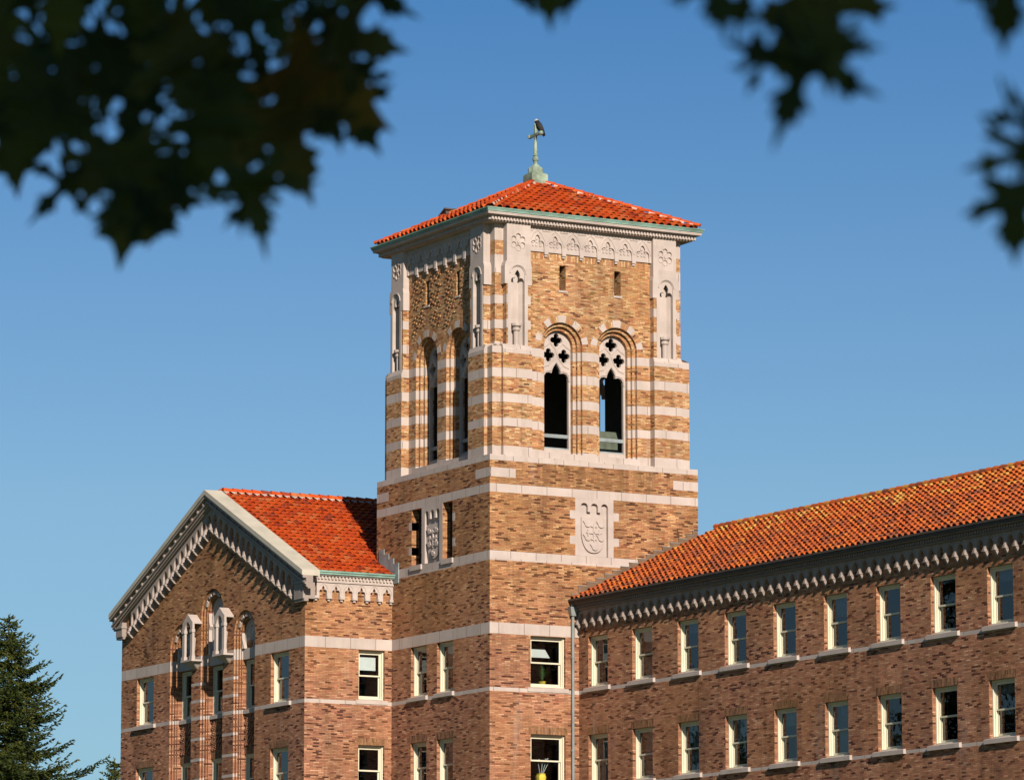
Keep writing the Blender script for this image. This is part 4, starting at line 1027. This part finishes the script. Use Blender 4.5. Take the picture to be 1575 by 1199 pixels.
# ------------------------------------------------------------------ fir trees
def fir_tree(name, label, loc, H, profile, extra=(), seed=1, dense=9.0, group=None):
    """conifer: trunk plus one crown of drooping needle sprays; profile(depth) = radius below the tip"""
    random.seed(seed)
    root = thing(name, label, 'tree', loc, group)
    tk = MB(); L0 = Vector(loc)
    tk.tube([L0+Vector((0,0,0)), L0+Vector((.05,.02,H*.4)), L0+Vector((0,.04,H*.8)), L0+Vector((0,0,H-.1))], [.42, .28, .11, .02], 8)
    tk.build('trunk', M['bark'], root)
    cm = MB()
    def spray(p, d, ln, wd, tint):
        """needle twig: a flat tapering blade with a second one across it"""
        d = d.normalized(); s = d.cross(Vector((0,0,1)))
        if s.length < .01: s = Vector((1,0,0))
        s = s.normalized()*wd; u = s.cross(d).normalized()*wd*.8
        e = p+d*ln; m1 = p+d*ln*.45
        cm.face([p, m1+s, e, m1-s], 0, None, tint); cm.face([p, m1+u, e, m1-u], 0, None, tint*.85)
    def branch(z, az, ln, fine):
        o = L0+Vector((0,0,z)); h = Vector((cos(az), sin(az), 0)); sag = random.uniform(-.18, .10); up = random.uniform(.10, .30)
        f = lambda t: o+h*(ln*t)+Vector((0,0, ln*(sag*t+up*t*t*t*.8-.1*sin(t*pi))))
        bt = random.random(); sd = Vector((-h.y, h.x, 0)); n = max(4, int(ln/(.13 if fine else .34)))
        for i in range(n+1):
            t = (i+.5)/(n+1); p = f(t); tan = f(min(1, t+.05))-f(t-.05); tl = (1-t)*ln*.42+.16
            tl = min(tl, .95)
            for sg in (-1, 1):
                dirv = (tan.normalized()*random.uniform(.5,.9)+sd*sg*random.uniform(.5,1.0)+Vector((0,0,random.uniform(-.35,.12)))).normalized()
                ti = min(1, max(0, bt*.5+random.uniform(0,.5)))
                if fine:
                    k = max(1, int(tl/.16))
                    for j in range(k):
                        q = p+dirv*(tl*j/k); spray(q, dirv+Vector((random.uniform(-.5,.5), random.uniform(-.5,.5), random.uniform(-.3,.35))), random.uniform(.16,.30), .036, ti)
                        if random.random() < .7: spray(q, dirv+sd*random.uniform(-.9,.9)+Vector((0,0,random.uniform(-.6,.1))), random.uniform(.12,.24), .034, ti*.9)
                else: spray(p, dirv, tl*1.2+.2, .16, ti)
        spray(f(.95), f(1)-f(.9), .25, .05, bt)
    dz = .12
    while dz < H-2.5:
        fine = dz < dense; z = H-dz; r = profile(dz)
        nb = (4 if dz < 1 else 6) if fine else 7
        a0 = random.uniform(0, 6.28)
        for k in range(nb): branch(z+random.uniform(-.1,.1), a0+k*6.283/nb+random.uniform(-.3,.3), r*random.uniform(.62, 1.12), fine)
        dz += (.17 if dz < 1.5 else .30) if fine else .75
    for dzz, az, ln in extra:
        branch(H-dzz, az, ln, True); branch(H-dzz-.12, az+.05, ln*.85, True); branch(H-dzz+.1, az-.06, ln*.7, True)
    for k in range(16): spray(L0+Vector((0,0,H-.1*k*.5)), Vector((random.uniform(-.4,.4), random.uniform(-.4,.4), 1)), .2, .035, random.random())
    cm.build('crown', M['fir'], root)
    return root
RIGHT_AZ = YAW                                            # compass direction of 'right' in the picture
tp = at(14, 948, 205)
prof = lambda d: min(.32+.66*d, 2.15+.10*d) if d < 6 else 2.7+.12*(d-6)
fir_tree('fir_tree', 'tall dark green fir tree at the bottom left beside the gabled wing', (tp.x, tp.y, GZ), tp.z-GZ, prof,
         [(3.1, RIGHT_AZ+.1, 2.5), (4.4, RIGHT_AZ-.1, 2.7), (6.75, RIGHT_AZ, 4.7), (5.9, RIGHT_AZ+.15, 3.0), (2.2, RIGHT_AZ, 1.9)], seed=4, dense=9)
tp = at(176, 1168, 232)
fir_tree('fir_tree', 'small fir top just showing against the left edge of the gabled wing', (tp.x, tp.y, GZ), tp.z-GZ, lambda d: .25+.55*d, seed=9, dense=3)
# firs across the lawn, seen mirrored in the window panes
proto = fir_tree('fir_tree', 'fir tree across the forecourt mirrored in the window panes', (-80, -46, GZ), 30, lambda d: .3+.27*d, seed=21, dense=0, group='firs across the forecourt')
def dup(root, loc, sc):
    r = root.copy(); COL.objects.link(r); r.location = loc; r.scale = (sc, sc, sc)
    for ch in root.children:
        c2 = ch.copy(); COL.objects.link(c2); c2.parent = r; c2.matrix_parent_inverse = ch.matrix_parent_inverse.copy()
    return r
for x, y, sc in ((-73.5,-47,.93), (-47.5,-45,.98), (-41,-47,1.05), (-66,-50,.66), (-60,-49,.68), (-54,-51,.66)): dup(proto, (x, y, GZ), sc)

# ------------------------------------------------------------------ maple overhead
LEAF = [(0,-.28),(.12,-.36),(.28,-.40),(.45,-.52),(.42,-.36),(.52,-.30),(.36,-.20),(.30,-.12),(.45,-.06),(.56,-.10),(.60,.02),(.80,.12),(.62,.16),(.60,.28),(.46,.18),(.34,.14),(.20,.14),(.20,.26),(.34,.42),(.22,.46),(.24,.60),(.12,.62),(.06,.74),(0,.92)]
LEAF = LEAF + [(-x, y) for x, y in LEAF[-2:0:-1]]
LTRI = tessellate_polygon([[Vector((x, y, 0)) for x, y in LEAF]])
LEAF2 = [(0,-.2),(.08,-.24),(.26,-.34),(.50,-.58),(.42,-.34),(.54,-.30),(.30,-.16),(.16,-.06),(.42,-.04),(.56,-.12),(.60,.0),(.92,.12),(.62,.14),(.58,.26),(.40,.12),(.16,.08),(.10,.14),(.10,.30),(.26,.50),(.14,.50),(.16,.66),(.07,.66),(.04,.8),(0,1.02)]
LEAF2 = LEAF2 + [(-x, y) for x, y in LEAF2[-2:0:-1]]
LTRI2 = tessellate_polygon([[Vector((x, y, 0)) for x, y in LEAF2]])
FWD = Vector((-sin(YAW), cos(YAW), 0)); RGT = Vector((cos(YAW), sin(YAW), 0)); UP = Vector((0,0,1))
random.seed(5)
MT0 = CAM + RGT*(-3.6) + FWD*4.5; MT0.z = GZ
MT = thing('maple_tree', 'dark out of focus maple leaves hanging into the top of the view', 'tree', MT0)
zl = CAM.z
tk = MB(); tk.tube([MT0, MT0+Vector((.05,.1,2)), MT0+Vector((.0,.1,4.5)), MT0+Vector((-.2,.3,8)), MT0+Vector((.1,.2,11))], [.34,.28,.24,.16,.05], 12)
tk.build('trunk', M['bark'], MT)
def leaf(mb, x, y, size, rot, dist, tint, stem_to=None, deep=False):
    LF, LT = (LEAF2, LTRI2) if deep else (LEAF, LTRI)
    c = at(x, y, dist); k = size*dist/FPX*1.22; rt = radians(rot); ax = random.uniform(-.35,.35); ay = random.uniform(-.3,.3); cu = random.uniform(.1,.35)
    def pt(u, v):
        a, b = u*cos(rt)-v*sin(rt), u*sin(rt)+v*cos(rt)
        return c + RGT*(a*k) + UP*(b*k) + FWD*(k*(a*ax+b*ay-cu*abs(u)+.2*v*v))
    P3 = [pt(u, v) for u, v in LF]
    for t in LT: mb.face([P3[i] for i in t], 0, None, tint)
    st = pt(0, -.28); end = st+(UP*1.0+RGT*random.uniform(-.5,.5))*k*.75 if stem_to is None else stem_to
    mb.tube([st, (st+end)/2+FWD*.01, end], .0022, 4, 0, tint*.5)
    return end
def maple_branch(label, leaves, path, dist):
    """one leafy branch: a thin limb plus every leaf as its own piece"""
    bm_ = MB(); pts = [MT0+Vector((0,.1,zl-GZ+2.6))] + [at(x, y, d) for x, y, d in path]
    n = len(pts); bm_.tube(pts, [.05*(1-i/n)+.004 for i in range(n)], 7)
    br = bm_.build('branch', M['bark'], MT); br['label'] = label
    for i, (x, y, s, r) in enumerate(leaves):
        d = dist*random.uniform(.93, 1.07); mb = MB(); t = random.uniform(0, .75)
        if (x, y) in BROWN: t = BROWN[(x, y)]
        leaf(mb, x, y, s, r, d, t, None, (dist < 6.9 and i % 2 == 1) or (dist > 6.9 and i % 3 == 1 and s < 110)); mb.build('leaf', M['maple'], br)
BROWN = {(480,120): .9, (540,170): .84, (1165,-30): .95, (430,200): .8}
maple_branch('dense mass of dark maple leaves filling the upper left corner', [(205, 285, 125, 172), (390, 285, 95, 190), (535, 165, 82, 215), (430, 200, 110, 205), (100, 285, 70, 135), (20, 190, 110, 185), (535, 62, 88, 262), (560, -12, 80, 245), (325, 190, 90, 180), (480, 120, 130, 240), (60, 150, 130, 160), (361, -46, 100, 179), (-38, -69, 70, 164), (241, -64, 70, 240), (544, -60, 70, 251), (182, 107, 70, 148), (279, 33, 100, 222), (-5, -57, 85, 143), (271, 98, 100, 204), (-55, 26, 85, 255), (108, -34, 115, 170), (243, 35, 70, 136), (358, 106, 70, 174), (35, -11, 70, 125), (461, -72, 85, 177), (378, 39, 85, 205), (-18, 62, 85, 128), (207, -37, 70, 236), (180, 138, 70, 238), (67, 89, 70, 158), (216, 238, 70, 209), (-38, 181, 70, 160), (406, 15, 70, 210), (145, 72, 70, 121), (495, -34, 70, 238), (209, 151, 70, 162), (153, 249, 70, 161), (315, -46, 100, 186), (143, -37, 70, 165), (335, 237, 85, 130), (468, 63, 70, 206), (191, -17, 70, 230), (214, 71, 70, 165), (10, 15, 70, 147), (549, -57, 70, 173), (-13, 112, 45, 184), (313, 133, 45, 161), (38, -84, 45, 149), (388, 160, 45, 235), (527, 2, 45, 209), (207, 208, 45, 126), (298, 229, 45, 156), (205, -85, 45, 126), (-31, 201, 60, 121), (589, -73, 60, 129), (377, 310, 45, 171), (249, 302, 45, 182), (500, -13, 45, 249), (241, 143, 45, 177), (341, 73, 45, 143), (89, 63, 45, 190), (74, 197, 60, 142), (252, 309, 45, 198), (203, 17, 45, 205), (174, 328, 45, 258), (546, 109, 45, 165), (0, 27, 45, 243), (426, -48, 45, 133), (503, -65, 45, 188), (-49, 167, 45, 132), (502, 25, 45, 177), (198, 77, 45, 134), (138, 249, 45, 212), (491, 26, 45, 209), (138, 140, 45, 259), (269, 284, 45, 140), (513, 185, 45, 194), (401, 294, 45, 154), (182, 346, 45, 192), (560, 120, 45, 189), (241, 334, 45, 161), (91, 179, 75, 238), (396, 238, 60, 130), (-62, 199, 60, 213), (104, -47, 45, 131), (378, 312, 45, 136), (223, 330, 60, 237), (67, 196, 45, 122), (215, 209, 45, 188), (501, 180, 45, 213), (341, 139, 90, 194)], [(-300,-260,6.4),(60,-210,6.9),(330,-190,7.1),(600,-160,7.2)], 7.0)
maple_branch('two leaf tips showing at the top centre', [(840,-42,80,185),(885,-48,72,168),(796,-44,64,200),(925,-60,50,150),(1035,-66,66,190),(800,-70,60,205)], [(-300,-300,6.2),(400,-260,6.4),(860,-150,6.6)], 6.6)
maple_branch('blurred hanging maple leaves right of the tower top', [(1098,-25,82,192),(1150,-34,80,170),(1262,8,122,186),(1236,100,120,160),(1205,-62,70,200),(1285,70,70,185),(1075,-58,50,190),(1175,92,62,238),(1240,40,80,150)], [(-300,-340,5.0),(500,-300,5.1),(1000,-200,5.2),(1280,-110,5.2)], 5.2)
maple_branch('blurred maple leaves at the right edge of the view', [(1545,-25,96,180),(1578,240,100,190),(1560,312,84,182),(1588,190,80,170),(1500,-40,55,200)], [(-300,-400,4.6),(800,-350,4.8),(1350,-200,4.9),(1620,-80,4.9),(1640,120,4.9)], 4.9)
# the rest of the crown stands over and behind the camera and keeps these leaves in shade
cm = MB(); random.seed(8)
def blob(c, rx, ry, rz, n):
    for _ in range(n):
        while True:
            q = Vector((random.uniform(-1,1), random.uniform(-1,1), random.uniform(-1,1)))
            if q.length < 1: break
        p = c+Vector((q.x*rx, q.y*ry, q.z*rz)); k = random.uniform(.11,.19); a = Vector((random.gauss(0,1), random.gauss(0,1), random.gauss(0,.6))).normalized(); b = a.orthogonal().normalized(); c2 = a.cross(b); t = random.random()*.8
        cm.face([p-b*k*.5, p+c2*k*.7, p+b*k*1.1, p-c2*k*.7], 0, None, t)
lc = at(650, -60, 6.2)
for t in (4.6, 6.2, 8.0): blob(lc+SUNV*t+UP*(.25*(t-4))+RGT*.1, 1.5, 1.9, 1.35, 2300)
l2 = at(1450, 100, 5.0)
for t in (3.6, 5.2): blob(l2+SUNV*t+UP*.25, 1.2, 1.5, 1.15, 2000)
blob(MT0+Vector((0,0,9.2)), 2.6, 2.6, 2.0, 1800); blob(lc+UP*2.9-FWD*2.2, 2.2, 2.4, 1.1, 1800)
cm.build('crown', M['maple'], MT)
